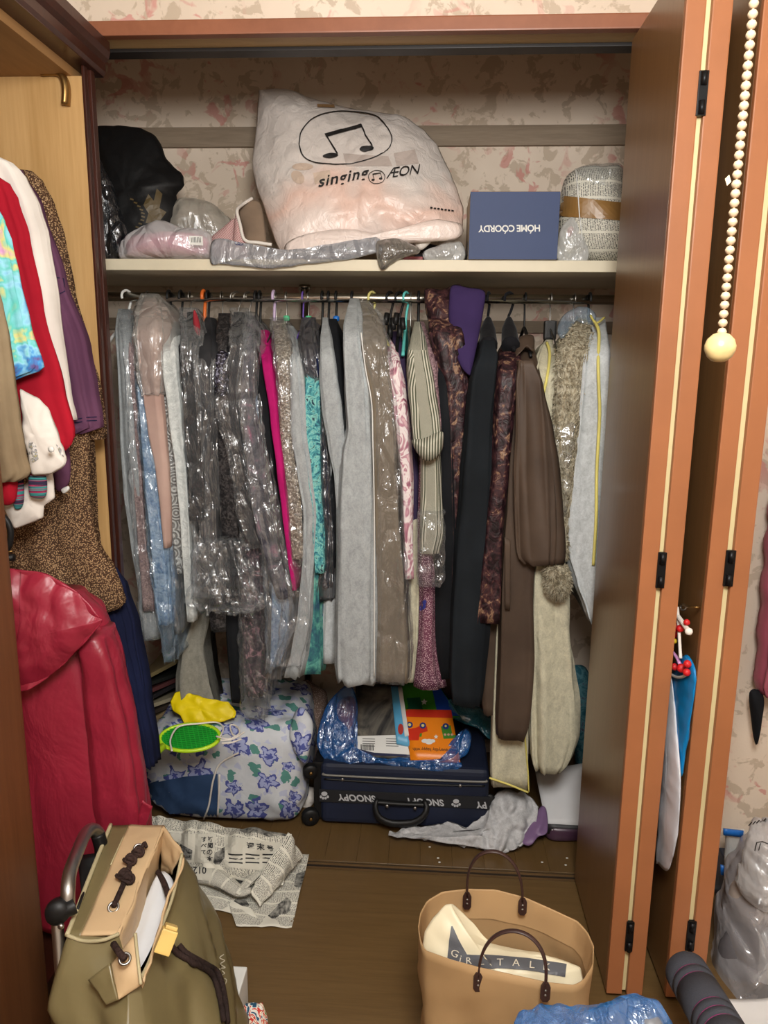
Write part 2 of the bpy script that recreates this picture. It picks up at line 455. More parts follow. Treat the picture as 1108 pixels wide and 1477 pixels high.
def blotch(name, stops, scale=20, dist=1.0, detail=4, rough=.8, stretch=(1, 1, 1), interp='LINEAR', bump=.3, spec=.3, bscale=60, sheen=0.0, metal=0.0):
    t = NT(name); v = t.map(t.obj, stretch)
    c = t.ramp(t.noise(v, scale, detail, .6, dist), [(p, lin(k)) for p, k in stops], interp)
    sh = t.bsdf(c, rough, metal, t.bump(t.noise(v, bscale, 3, .6, dist), bump, .01), spec)
    if sheen: t.b.inputs['Sheen Weight'].default_value = sheen
    return t.done(sh)
def dots(name, bg, fg, scale=160, th=.32, rough=.85, uv=False, bg2=None):
    t = NT(name); v = t.uv if uv else t.obj
    vo = t.n('TexVoronoi', {'feature': 'F1'}, Vector=v, Scale=scale, Randomness=.85)
    m = t.math('LESS_THAN', vo.outputs['Distance'], th)
    base = t.ramp(t.noise(t.obj, 7, 3), [(.35, lin(bg)), (.65, lin(bg2 or bg))])
    h = t.noise(t.map(t.obj, (1, 1, .35)), 12, 3)
    return t.done(t.bsdf(t.mix(m, base, lin(fg)), rough, 0, t.bump(h, .3, .012), .2))
def stripes(name, a, b, freq=180, th=.0, rough=.8):
    t = NT(name); sx = t.n('SeparateXYZ', Vector=t.uv)
    w = t.math('SINE', t.math('ADD', t.math('MULTIPLY', sx.outputs[0], freq * 6.283), t.math('MULTIPLY', t.noise(t.obj, 9, 2), 2.5)))
    m = t.math('GREATER_THAN', w, th)
    return t.done(t.bsdf(t.mix(m, lin(a), lin(b)), rough, 0, t.bump(t.noise(t.obj, 15, 3), .3, .01), .3))
def flowers(name, bg, petal, petal2, leaf, scale=9, rough=.8, lobes=5.0, r=.3, leafr=.33, bgn=.06, edge=.18):
    """scattered blossoms with lobed petals plus leaves, on UV in metres"""
    t = NT(name)
    wv = t.n('TexNoise', Vector=t.uv, Scale=scale * 3.5, Detail=3.0); off = t.n('VectorMath', {'operation': 'SCALE'}, i0=wv.outputs[1]); off.inputs['Scale'].default_value = .05 * 9 / scale
    uv = t.n('VectorMath', {'operation': 'ADD'}, i0=t.uv, i1=off.outputs[0]).outputs[0]
    def cell(sc, loc, nl, rad, ph):
        m = t.map(uv, (sc, sc, sc), loc)
        vo = t.n('TexVoronoi', {'feature': 'F1', 'voronoi_dimensions': '2D'}, Vector=m, Scale=1.0, Randomness=.75)
        df = t.n('VectorMath', {'operation': 'SUBTRACT'}, i0=m, i1=vo.outputs['Position']); sp = t.n('SeparateXYZ', Vector=df.outputs[0])
        th = t.math('ARCTAN2', sp.outputs[1], sp.outputs[0]); hue = t.n('SeparateColor', Color=vo.outputs['Color'])
        lob = t.math('MULTIPLY', t.math('SINE', t.math('ADD', t.math('MULTIPLY', th, nl), t.math('MULTIPLY', hue.outputs[0], 6.28))), .28)
        rr = t.math('DIVIDE', vo.outputs['Distance'], t.math('ADD', 1.0, lob))
        rv = t.math('MULTIPLY', t.math('ADD', .55, t.math('MULTIPLY', hue.outputs[1], .6)), rad)
        return rr, rv
    rr, rv = cell(scale, (0, 0, 0), lobes, r, 0)
    r2, rv2 = cell(scale * 1.15, (3.37, 1.71, 0), 2.0, leafr, 0)
    r3, rv3 = cell(scale * 2.1, (7.1, 4.4, 0), 3.0, r * .8, 0)
    base = t.ramp(t.noise(t.obj, 11, 3), [(.35, lin(tuple(x * (1 - bgn) for x in bg))), (.65, lin(bg))])
    c = t.mix(t.math('LESS_THAN', r3, rv3), base, lin(tuple((x + y) / 2 for x, y in zip(petal2, bg))))
    c = t.mix(t.math('LESS_THAN', r2, rv2), c, lin(leaf))
    c = t.mix(t.math('LESS_THAN', rr, rv), c, lin(petal))
    inner = t.math('LESS_THAN', t.math('ABSOLUTE', t.math('SUBTRACT', rr, t.math('MULTIPLY', rv, .55))), t.math('MULTIPLY', rv, edge))
    c = t.mix(inner, c, lin(petal2))
    return t.done(t.bsdf(c, rough, 0, t.bump(t.noise(t.obj, 14, 3, .5, .6), .35, .012), .25))
def newsprint(name, head=True):
    t = NT(name); sp = t.n('SeparateXYZ', Vector=t.uv); u, v = sp.outputs[0], sp.outputs[1]
    colw = t.math('FRACT', t.math('MULTIPLY', v, 24.0))                      # bands of text
    gap = t.math('GREATER_THAN', colw, .14)
    line = t.math('GREATER_THAN', t.math('FRACT', t.math('MULTIPLY', u, 240.0)), .45)   # vertical lines of characters
    ch = t.math('GREATER_THAN', t.noise(t.map(t.uv, (240, 420, 1)), 1.0, 2, .7), .47)
    txt = t.math('MULTIPLY', t.math('MULTIPLY', gap, line), ch)
    blk = t.n('TexVoronoi', {'distance': 'CHEBYCHEV', 'voronoi_dimensions': '2D'}, Vector=t.map(t.uv, (9, 12, 1)), Scale=1.0)
    hs = t.n('SeparateColor', Color=blk.outputs['Color'])
    photo = t.math('GREATER_THAN', hs.outputs[0], .94); blank = t.math('GREATER_THAN', hs.outputs[1], .86)
    base = lin((220, 217, 204))
    c = t.mix(t.math('MULTIPLY', txt, t.math('SUBTRACT', 1.0, blank)), base, lin((86, 86, 84)))
    ph = t.ramp(t.noise(t.uv, 60, 4), [(.35, lin((50, 50, 50))), (.7, lin((170, 168, 160)))])
    c = t.mix(photo, c, ph)
    return t.done(t.bsdf(c, .85, 0, t.bump(t.noise(t.obj, 40, 3), .25, .004), .15))
def wallpaper(name):
    t = NT(name)
    v = t.map(t.obj, (1, 1, 1)); g = t.noise(v, 21, 4, .6, .5); p = t.noise(t.map(t.obj, (1, 1, 1), (5, 2, 8)), 17, 3, .55, .8)
    msk = t.noise(t.map(t.obj, (1, 1, 1), (1, 7, 3)), 5, 2)
    base = t.ramp(t.noise(v, 3, 3), [(.35, lin((210, 194, 176))), (.65, lin((224, 209, 192)))])
    c = t.mix(t.math('MULTIPLY', t.ramp(g, [(.54, (0, 0, 0, 1)), (.58, (1, 1, 1, 1))]), .55), base, lin((166, 148, 126)))
    pk = t.math('MULTIPLY', t.ramp(p, [(.56, (0, 0, 0, 1)), (.61, (1, 1, 1, 1))]), t.ramp(msk, [(.42, (0, 0, 0, 1)), (.6, (1, 1, 1, 1))]))
    c = t.mix(t.math('MULTIPLY', pk, .7), c, lin((196, 128, 122)))
    return t.done(t.bsdf(c, .75, 0, t.bump(t.noise(t.obj, 220, 2), .12, .002), .2))

# ------------------------------------------------------------------ shared materials
m_wall = wallpaper('wallpaper_floral')
m_ceiling = plain('ceiling_white', (226, 220, 208), .8)
m_floor = wood('floor_wood', (92, 70, 40), (112, 87, 54), (1.2, 24, 24), .32, .5, 2.5)
m_trim = wood('trim_orange_brown', (128, 76, 50), (146, 90, 62), (3, 3, 3), .42)
m_soffit = wood('soffit_tan', (176, 146, 100), (196, 166, 118), (2, 20, 20), .5)
m_dark = plain('dark_slot', (28, 22, 20), .5)
m_leaf = wood('door_dark_wood', (108, 76, 44), (130, 94, 58), (26, 26, 1.0), .28, .5, 2.5)
m_edge = plain('door_edge_orange', (164, 104, 66), .45, 0, .4, 90, .05, .06)
m_cream = plain('cream_seal', (222, 208, 158), .5, var=.06)
m_strip = wood('wall_strip_wood', (122, 106, 88), (146, 130, 110), (1.2, 16, 16), .7)
m_shelf = plain('shelf_cream', (222, 212, 186), .5, var=.05)
m_oak = wood('light_oak', (172, 134, 82), (200, 162, 110), (14, 14, .7), .5, .4, 2.0)
m_oakdark = wood('wardrobe_dark_wood', (44, 20, 14), (66, 32, 22), (14, 14, .8), .3, .5, 3.0)
m_wbrown = wood('wardrobe_door_brown', (92, 54, 30), (112, 70, 40), (20, 20, .9), .4, .4, 2.5)
m_brass = plain('brass', (150, 118, 70), .35, .9)
m_chrome = plain('chrome', (200, 196, 186), .22, 1.0)
m_steel = plain('brushed_steel', (176, 174, 170), .35, 1.0)
m_black = plain('black_plastic', (18, 18, 19), .5, 0, .35)
m_hinge = plain('black_metal', (24, 25, 28), .4, .6)
m_white = plain('white_plastic', (226, 226, 222), .4, var=.04)
m_whitecloth = cloth('white_cotton', (232, 226, 218), (214, 206, 198), wrinkle=.25)
m_print_black = plain('print_black', (28, 26, 26), .6, var=0)
m_print_white = plain('print_white', (226, 226, 222), .6, var=0)
m_film = film('clear_film')
m_film_grey = film('grey_film', (200, 204, 206), .18, .12)
m_film_blue = film('blue_tint_film', (170, 200, 226), .22, .12)
m_film_soft = film('soft_frosted_film', (205, 203, 198), .34, .25, 16, .6)
m_film_white = film('white_translucent_film', (226, 226, 224), .72, .25, 15, .7)
m_nonwoven = nonwoven('grey_nonwoven', (174, 179, 181))
m_nonwoven_pale = nonwoven('pale_nonwoven', (202, 207, 209))
m_nonwoven_cream = nonwoven('cream_nonwoven', (214, 208, 182))

# ------------------------------------------------------------------ the setting
CXL, CXR, CYB, CEIL = -1.05, 0.70, 2.45, 2.42
fl = box('floor', (-1.6, -1.8, -.05), (1.7, 1.79, 0), m_floor, bevel=0); struct(fl)
fc = box('floor', (CXL, 1.79, -.05), (CXR, CYB, -.004), m_dark, bevel=0); struct(fc)
x = CXL; k = 0
m_board = wood('closet_floor_board', (92, 70, 40), (104, 80, 48), (22, 1.4, 22), .32, .5, 2.0)
while x < CXR - .001:
    x2 = min(CXR, x + .0875)
    o = box('floor_board', (x + .0002, 1.826, -.03), (x2 - .0002, CYB, .0), m_board, fc, bevel=.0003, segs=1); x = x2
struct(box('wall_back', (CXL - .05, CYB, -.05), (CXR + .05, CYB + .05, CEIL), m_wall, bevel=0))
struct(box('wall_left', (CXL - .05, 1.9, -.05), (CXL, CYB, CEIL), m_wall, bevel=0))
struct(box('wall_right', (CXR, 1.9, -.05), (CXR + .05, CYB, CEIL), m_wall, bevel=0))
struct(box('wall_front', (CXL - .6, 1.80, 2.06), (CXR - .04, 1.90, CEIL), m_wall, bevel=0))
struct(box('wall_front', (CXL - .6, 1.80, 0), (CXL, 1.90, 2.06), m_wall, bevel=0))
struct(box('wall_front', (CXR - .04, 1.80, 0), (1.75, 1.90, CEIL), m_wall, bevel=0))
struct(box('wall_left', (-1.65, -1.8, 0), (-1.6, 1.8, CEIL), m_wall, bevel=0))
struct(box('wall_right', (1.7, -1.8, 0), (1.75, 1.8, CEIL), m_wall, bevel=0))
struct(box('wall_rear', (-1.65, -1.85, 0), (1.75, -1.8, CEIL), m_wall, bevel=0))
struct(box('ceiling', (-1.65, -1.85, CEIL), (1.75, 2.5, CEIL + .05), m_ceiling, bevel=0))
struct(box('trim_1', (CXL, 1.776, 2.030), (CXR - .02, 1.80, 2.060), m_trim, bevel=.003))
struct(box('trim_2', (CXL, 1.800, 2.034), (CXR - .04, 1.858, 2.060), m_soffit, bevel=.001))
tr = struct(box('trim_3', (CXL, 1.858, 2.027), (CXR - .04, 1.90, 2.060), m_dark, bevel=.001))
struct(box('trim_4', (CXL, CYB - .016, 1.974), (CXR, CYB, 2.030), m_strip, bevel=.002))
struct(box('trim_5', (CXL, CYB - .016, 1.432), (CXR, CYB, 1.468), m_strip, bevel=.002))
struct(box('trim_6', (CXR - .07, 1.775, 0), (CXR - .04, 1.80, 2.03), m_trim, bevel=.003))
ft = struct(box('trim_7', (CXL, 1.790, -.02), (CXR - .04, 1.826, -.006), plain('track_slot', (9, 8, 7), .8, 0, .2), bevel=.0))
m_rail = plain('rail_bronze', (150, 118, 80), .35, .6)
for ya in (1.796, 1.814):
    box('track_ridge', (CXL, ya, -.008), (CXR - .07, ya + .0035, .001), m_rail, ft, bevel=.001)

def bifold(name, x0, y0, gap, hz, w=.033):
    root = bpy.data.objects.new(name, None); root.location = (x0, y0, 0); COL.objects.link(root); struct(root)
    x1 = x0 + w + gap
    for xa in (x0, x1):
        box('door_panel', (xa, y0 + .012, .012), (xa + w, 1.79, 2.012), m_leaf, root, bevel=.0015)
        box('edge_band', (xa, y0, .012), (xa + w, y0 + .0125, 2.012), m_edge, root, bevel=.0025)
    box('seal_strip', (x0 + w, y0 + .010, .014), (x1, y0 + .03, 2.008), m_cream, root, bevel=.001)
    for z in hz:
        h = box('hinge', (x0 + w - .003, y0 - .004, z - .035), (x1 + .003, y0 + .004, z + .035), m_hinge, root, bevel=.001)
        tube('hinge_pin', [(x0 + w + gap / 2, y0 - .005, z - .033), (x0 + w + gap / 2, y0 - .005, z - .012)], .0052, m_hinge, h, 8)
        tube('hinge_pin', [(x0 + w + gap / 2, y0 - .005, z + .012), (x0 + w + gap / 2, y0 - .005, z + .033)], .0052, m_hinge, h, 8)
    return root
YA = 1.419
door1 = bifold('door_1', .407, YA, .010, [at(1016, 135, YA).z, at(952, 822, YA).z, at(908, 1350, YA).z])
door2 = bifold('door_2', .532, YA, .012, [at(1120, 135, YA).z, at(1074, 820, YA).z, at(1012, 1350, YA).z])

# closet shelf, rod, pole
sh = box('closet_shelf', (CXL, 2.0, 1.566), (CXR, CYB - .001, 1.594), m_shelf, bevel=.002); tag(sh, 'cream closet shelf running across the closet above the clothes rod', 'shelf')
rod = thing('clothes_rod', 'polished chrome clothes rod spanning the closet under the shelf', 'rod', (-.2, ROD_Y, ROD_Z))
tube('rail', [(CXL + .001, ROD_Y, ROD_Z), (CXR - .001, ROD_Y, ROD_Z)], .0125, m_chrome, rod, 16)
pp = at(445, 1000, 2.37).x
po = thing('shelf_pole', 'chrome pole standing on the closet floor and propping up the shelf', 'pole', (pp, 2.37, 0))
tube('pole_tube', [(pp, 2.37, .012), (pp, 2.37, 1.556)], .0125, m_chrome, po, 14)
for z_ in (.001, 1.553): tube('pole_foot', [(pp, 2.37, z_), (pp, 2.37, z_ + .012)], .018, m_chrome, po, 14)
for xa in (CXL, CXR - .012):
    tube('end_socket', [(xa + .001, ROD_Y, ROD_Z), (xa + .012, ROD_Y, ROD_Z)], .024, m_chrome, rod, 16)

# ceiling lamp with its pull chain
lampo = thing('pendant_lamp', 'white pendant lamp hanging over the middle of the room', 'lamp', (LAMP[0], LAMP[1], CEIL))
tube('cord', [(LAMP[0], LAMP[1], LAMP[2] + .19), (LAMP[0], LAMP[1], CEIL)], .004, m_white, lampo, 8)
lathe('canopy', [(.004, -.03), (.04, -.028), (.045, 0)], (LAMP[0], LAMP[1], CEIL - .001), m_white, lampo, 24)
lathe('shade', [(.02, .20), (.09, .19), (.19, .185), (.20, .175), (.10, .18), (.02, .185)], LAMP, m_white, lampo, 32)
ct, cb = at(1091, 0, .9), at(1041, 484, .9)
chz = CEIL - .02
m_bead = plain('pale_wood_bead', (214, 190, 158), .4, var=.1)
m_ball = plain('varnished_wood_ball', (226, 200, 140), .3, var=.14, vscale=40)
chain = thing('pull_chain', 'beaded pull chain with a pale wooden ball hanging at the right', 'pull chain', (cb.x, .9, cb.z))
tube('cord', [(cb.x, .9, cb.z), (cb.x, .9, CEIL)], .0012, m_bead, chain, 6)
z = cb.z + .004; bead0 = None
while z < CEIL - .03:
    if bead0 is None:
        bead0 = lathe('bead', [(.0008, -.0046), (.0036, -.0036), (.0052, -.0006), (.0052, .0006), (.0036, .0036), (.0008, .0046)], (cb.x, .9, z), m_bead, chain, 10); z0 = z
    else:
        b = bead0.copy(); COL.objects.link(b); b.location = (0, 0, z - z0)
    z += .0098
bc = at(1039, 501, .9)
lathe('wooden_ball', [(.002, -.0165), (.008, -.0155), (.0135, -.0105), (.0168, -.003), (.017, .002), (.0145, .009), (.009, .0145), (.0035, .0165)], (bc.x, .9, bc.z), m_ball, chain, 24)
prism('price_tag', [at(1046, 258, .897), at(1052, 252, .897), at(1055, 262, .897), at(1049, 268, .897)], m_bead, (0, .001, 0), chain)

# ------------------------------------------------------------------ wardrobe on the left
WX = -.742
YW = onx(40, 1200, WX).y - .017
print('YW', YW)
wr = thing('wardrobe', 'open wooden wardrobe at the left with dark brown frame and pale oak inside', 'wardrobe', (-1.0, 1.3, 0))
box('side_panel', (-1.36, 1.700, .06), (WX - .0078, 1.722, 1.925), m_oak, wr, bevel=.001)
box('back_panel', (-1.38, .4, .06), (-1.36, 1.75, 1.93), m_oak, wr, bevel=.001)
box('outer_side', (-1.36, 1.7225, .0), (WX - .012, 1.752, 1.93), m_oakdark, wr, bevel=.001)
for ya, yb, xo in ((1.697, 1.712, 0), (1.7125, 1.722, -.004), (1.7225, 1.741, .003), (1.7415, 1.756, -.003)):
    box('stile_moulding', (WX - .0075, ya, .0), (WX + xo, yb, 1.945), m_oakdark, wr, bevel=.0025)
box('top_panel', (-1.36, .4, 1.925), (WX - .03, 1.75, 1.945), wood('oak_top', (140, 102, 62), (164, 124, 80), (14, 1.2, 14), .5, .4, 2.0), wr, bevel=.001)
cp = [(-.80, 1.946), (-.722, 1.946), (-.716, 1.956), (-.716, 1.974), (-.708, 1.982), (-.704, 1.996), (-.704, 2.016), (-.712, 2.022), (-1.36, 2.022), (-1.36, 1.946)]
prism('crown', [(a - .012, 1.775, b) for a, b in cp], m_oakdark, (0, -1.4, 0), wr)
box('crown_rim', (-.80, .4, 1.9445), (-.730, 1.766, 1.9465), m_oakdark, wr, bevel=.0)
box('closed_door', (WX - .002, .4, .03), (WX + .020, YW, 1.940), m_wbrown, wr, bevel=.002)
box('door_lip', (WX - .012, YW + .0005, .03), (WX + .012, YW + .017, 1.940), m_wbrown, wr, bevel=.002)
box('bottom_panel', (-1.36, .4, .03), (WX - .03, 1.70, .06), m_oakdark, wr, bevel=.001)
tube('hanging_rail', [(-1.05, .42, 1.66), (-1.05, 1.699, 1.66)], .012, m_brass, wr, 12)
tube('lower_rail', [(-1.05, .42, 1.02), (-1.05, 1.699, 1.02)], .012, m_brass, wr, 12)
bp = [at(60, 107, 1.694), at(82, 106, 1.694), at(92, 113, 1.694), at(96, 130, 1.694), at(95, 152, 1.694)]
tube('rail_bracket', bp, [.007, .009, .013, .014, .014], m_brass, wr, 10, flat=.6)

# ------------------------------------------------------------------ clothes in the wardrobe
G_W = 'clothes hanging in the left wardrobe'
m_taupe = cloth('taupe_linen', (150, 132, 104), (126, 108, 84), weave=1400, wrinkle=.25)
m_red = cloth('red_knit', (176, 22, 42), (150, 14, 34), wrinkle=.25)
m_purple = cloth('plum_cotton', (102, 64, 90), (86, 52, 76))
m_leopard = dots('brown_dotted_fabric', (66, 47, 34), (164, 134, 100), 300, .42, bg2=(74, 50, 34))
m_navy = cloth('navy_fabric', (24, 32, 66), (16, 22, 50), wrinkle=.2)
m_aqua = blotch('aqua_watercolour', [(.32, (104, 90, 150)), (.38, (60, 140, 206)), (.45, (150, 210, 230)), (.51, (96, 196, 186)), (.56, (210, 206, 130)), (.62, (206, 150, 196)), (.68, (120, 100, 160)), (.72, (150, 205, 225))], 8, 1.0, 3, .7)
t = NT('crimson_nylon')
hh = t.math('ADD', t.noise(t.map(t.obj, (1, 1, .5)), 9, 4, .55, .8), t.math('MULTIPLY', t.noise(t.obj, 40, 2), .12))
m_raincoat = t.done(t.bsdf(t.ramp(t.noise(t.obj, 5, 2), [(.3, lin((134, 28, 48))), (.7, lin((150, 34, 56)))]), .4, 0, t.bump(hh, .55, .02), .55))
def wl(name, label, cat, rows, mat, yf, yr=.03, **k):
    kw = dict(nr=40, ns=44, fold=.0045, ff=2.6, taper=1.0, expo=2.6); kw.update(k)
    o = loft(name, rows, mat, None, yf, yr, **kw)
    if label: tag(o, label, cat, G_W)
    return o
taupe = wl('taupe_jumper', 'taupe knit top hanging nearest in the wardrobe', 'top', [(400, -70, -8), (440, -70, 4), (490, -70, 13), (545, -70, 20), (600, -70, 28), (650, -70, 37), (682, -60, 46), (693, -50, 28)], m_taupe, 1.385, seed=1)
aqua = wl('floral_blouse', 'aqua watercolour print blouse beside the taupe top', 'blouse', [(292, -70, -6), (320, -70, 9), (350, -70, 20), (400, -70, 30), (470, -70, 45), (531, -70, 64), (548, -70, 22)], m_aqua, 1.43, seed=2)
red = wl('red_cardigan', 'bright red cardigan hanging between aqua print and white shirt', 'cardigan', [(256, -70, 0), (266, -70, 15), (290, -70, 26), (340, -70, 42), (440, -70, 62), (560, -70, 95), (622, -50, 111), (634, 15, 110), (648, 60, 95)], m_red, 1.475, seed=3, fold=.008)
white = wl('white_shirt', 'plain white shirt hanging behind the red cardigan', 'shirt', [(226, -70, -2), (236, -70, 18), (252, -70, 32), (300, -70, 54), (340, -70, 66), (440, -70, 83), (560, -70, 101), (605, 40, 108)], m_whitecloth, 1.52, seed=4)
plum = wl('plum_jacket', 'plum purple jacket between white shirt and dotted blouse', 'jacket', [(246, -20, 33), (300, -20, 60), (400, 0, 92), (500, 20, 128), (560, 40, 138), (600, 60, 145), (619, 80, 146), (625, 92, 118)], m_purple, 1.565, seed=5)
for py in (602, 607):
    V2, F2 = strip2d([(108, py + 3), (125, py), (145, py - 1)], 1.2); print_on('cuff_seam', plum, V2, F2, m_navy, (0, 0), (1, 0), (0, 1))
V2, F2 = strip2d([(80, 400), (92, 402), (94, 420), (84, 425)], 1.4); print_on('pocket_seam', plum, V2, F2, m_navy, (0, 0), (1, 0), (0, 1))
leo = thing('dotted_blouse', 'brown dotted long blouse, farthest in the wardrobe against the oak side', 'blouse', at(80, 880, 1.63), G_W)
loft('sleeve', [(248, 10, 48), (258, 20, 60), (300, 40, 77), (340, 50, 90), (420, 60, 105), (500, 80, 128), (560, 90, 145), (620, 100, 152), (633, 112, 150)], m_leopard, leo, 1.605, .035, taper=1, ns=44, seed=6, expo=2.6, fold=.003)
loft('body', [(560, 40, 128), (640, 40, 131), (700, 30, 132), (750, 20, 134), (785, 15, 140), (820, 18, 164), (845, 20, 175), (868, 22, 181), (882, 60, 146)], m_leopard, leo, 1.575, .05, taper=1, ns=44, seed=8, fold=.010, ff=3.2, expo=2.6)
nav = wl('navy_skirt', 'long navy skirt hanging below the dotted blouse', 'skirt', [(820, 120, 170), (850, 130, 178), (900, 140, 193), (1000, 160, 212), (1080, 180, 226), (1099, 192, 228)], m_navy, 1.62, .05, seed=9, fold=.01)
w1 = cushion('embroidered_sleeve', [(30, 560), (56, 575), (70, 590), (84, 625), (96, 668), (90, 675), (74, 684), (48, 686), (36, 640)], m_whitecloth, 1.43, 1.41, .018, .012, seed=11, amp=.005, sharp=True, ns=22)
tag(w1, 'white sleeve with embroidered cuff and button below the red cardigan', 'sleeve', G_W)
lathe('button', [(.001, 0), (.006, 0), (.006, .002), (.001, .003)], at(74, 648, 1.376), m_white, w1, 12, (0, -1, 0))
m_embro = blotch('embroidery_grey', [(.4, (225, 220, 214)), (.55, (120, 122, 130)), (.7, (214, 200, 120))], 90, 2, rough=.8)
for p in ([(42, 635), (52, 640), (56, 662), (48, 668), (42, 655)], [(80, 640), (88, 648), (92, 660), (86, 655)]):
    V2, F2 = poly2d(p); print_on('embroidery', w1, V2, F2, m_embro, (0, 0), (1, 0), (0, 1))
w2 = cushion('white_cuff', [(4, 730), (18, 724), (34, 700), (50, 684), (77, 682), (79, 718), (64, 728), (62, 748), (52, 752), (21, 763)], m_whitecloth, 1.46, 1.45, .016, .012, seed=12, amp=.005, sharp=True, ns=22)
tag(w2, 'white turned-back shirt cuff under the embroidered sleeve', 'shirt', G_W)
t = NT('striped_multicolour_knit'); sp = t.n('SeparateXYZ', Vector=t.obj)
m_multi = t.done(t.bsdf(t.ramp(t.noise(t.map(t.obj, (2, 2, 190)), 1.0, 1), [(.3, lin((40, 32, 60))), (.42, lin((150, 40, 80))), (.5, lin((50, 130, 130))), (.6, lin((40, 30, 50))), (.7, lin((190, 150, 120)))], 'CONSTANT'), .9))
k1 = cushion('striped_cuff', [(44, 684), (65, 684), (66, 716), (46, 717), (42, 700)], m_multi, 1.425, 1.425, .012, .01, seed=13, amp=.001); tag(k1, 'multicolour striped knit cuff over the white cuff', 'sleeve', G_W)
k2 = cushion('striped_sleeve', [(20, 690), (32, 688), (33, 728), (21, 732)], m_multi, 1.435, 1.435, .012, .01, seed=14, amp=.001); tag(k2, 'narrow multicolour striped knit sleeve beside a red sleeve end', 'sleeve', G_W)
k3 = cushion('red_sleeve', [(6, 690), (24, 684), (22, 722), (4, 726)], m_red, 1.42, 1.42, .014, .01, seed=15, amp=.001); tag(k3, 'short red sleeve end at the left edge below the taupe top', 'sleeve', G_W)
k4 = cushion('plum_sleeve', [(78, 625), (98, 640), (100, 694), (80, 704)], m_purple, 1.545, 1.545, .014, .01, seed=16, amp=.002); tag(k4, 'plum sleeve end with a small white loop below the red cardigan', 'sleeve', G_W)
cushion('white_loop', [(88, 706), (98, 701), (100, 706), (92, 712)], m_white, 1.52, 1.52, .003, .003, k4, 4, 20, .0005)
hg = thing('clip_hanger', 'black clip hanger at the left edge above the crimson raincoat', 'hanger', at(8, 800, 1.40), 'hangers in the wardrobe')
tube('arm', [at(-30, 738, 1.40), at(0, 742, 1.40), at(14, 760, 1.40), at(14, 785, 1.40), at(4, 800, 1.40)], .006, m_black, hg, 10, 24)
tube('bar', [at(-30, 808, 1.40), at(20, 804, 1.40)], .007, m_black, hg, 10)
tube('hook', [at(-30, 740, 1.40), (at(-30, 700, 1.40)), (-1.05, 1.40, 1.034)], .002, m_steel, hg, 8)
tube('clip_spring', [at(4, 797, 1.392), at(18, 795, 1.392)], .0018, m_brass, hg, 6)

rc = thing('raincoat', 'shiny crimson hooded raincoat hanging out of the wardrobe', 'raincoat', at(120, 1280, 1.45), G_W)
loft('body', [(850, -20, 120), (880, -20, 152), (920, -10, 167), (1000, 0, 189), (1060, 10, 200), (1110, 20, 208), (1160, 30, 215), (1186, 34, 216), (1215, 36, 206), (1260, 40, 190), (1310, 44, 180)],
     m_raincoat, rc, 1.40, .12, taper=1, fold=.014, ff=1.7, ns=84, nr=60, seed=21, expo=3.5, zf=.4, fold2=.35)
loft('sleeve', [(905, 118, 164), (960, 128, 180), (1040, 134, 198), (1100, 138, 208), (1150, 142, 214), (1180, 150, 214), (1206, 150, 205), (1235, 152, 188)], m_raincoat, rc, 1.376, .10, taper=.9, fold=.007, ff=1.3, ns=44, nr=50, seed=22, expo=3.0, crum=.005, cs=9, zf=.6, fold2=.3)
cushion('hood', [(-20, 824), (10, 820), (44, 822), (72, 828), (104, 846), (128, 868), (144, 890), (147, 897), (128, 922), (108, 944), (82, 968), (58, 984), (36, 994), (22, 996), (0, 985), (-20, 960)], m_raincoat, 1.362, 1.345, .026, .012, rc, 22, 130, .009, 8, 23, ridge=1.1, p=2.2, q=.9)
V2, F2 = strip2d([(30, 824), (28, 860), (29, 900), (22, 940)], 1.4)
print_on('stitch_seam', bpy.data.objects['hood'], V2, F2, plain('crimson_thread', (120, 18, 34), .6), (0, 0), (1, 0), (0, 1), bpy.data.objects['hood'])
patch('belt_strap', [at(206, 1154, 1.39), at(219, 1165, 1.39), at(206, 1206, 1.39), at(193, 1200, 1.39)], m_raincoat, rc, 6, 10, .004, .004, 30, 3)

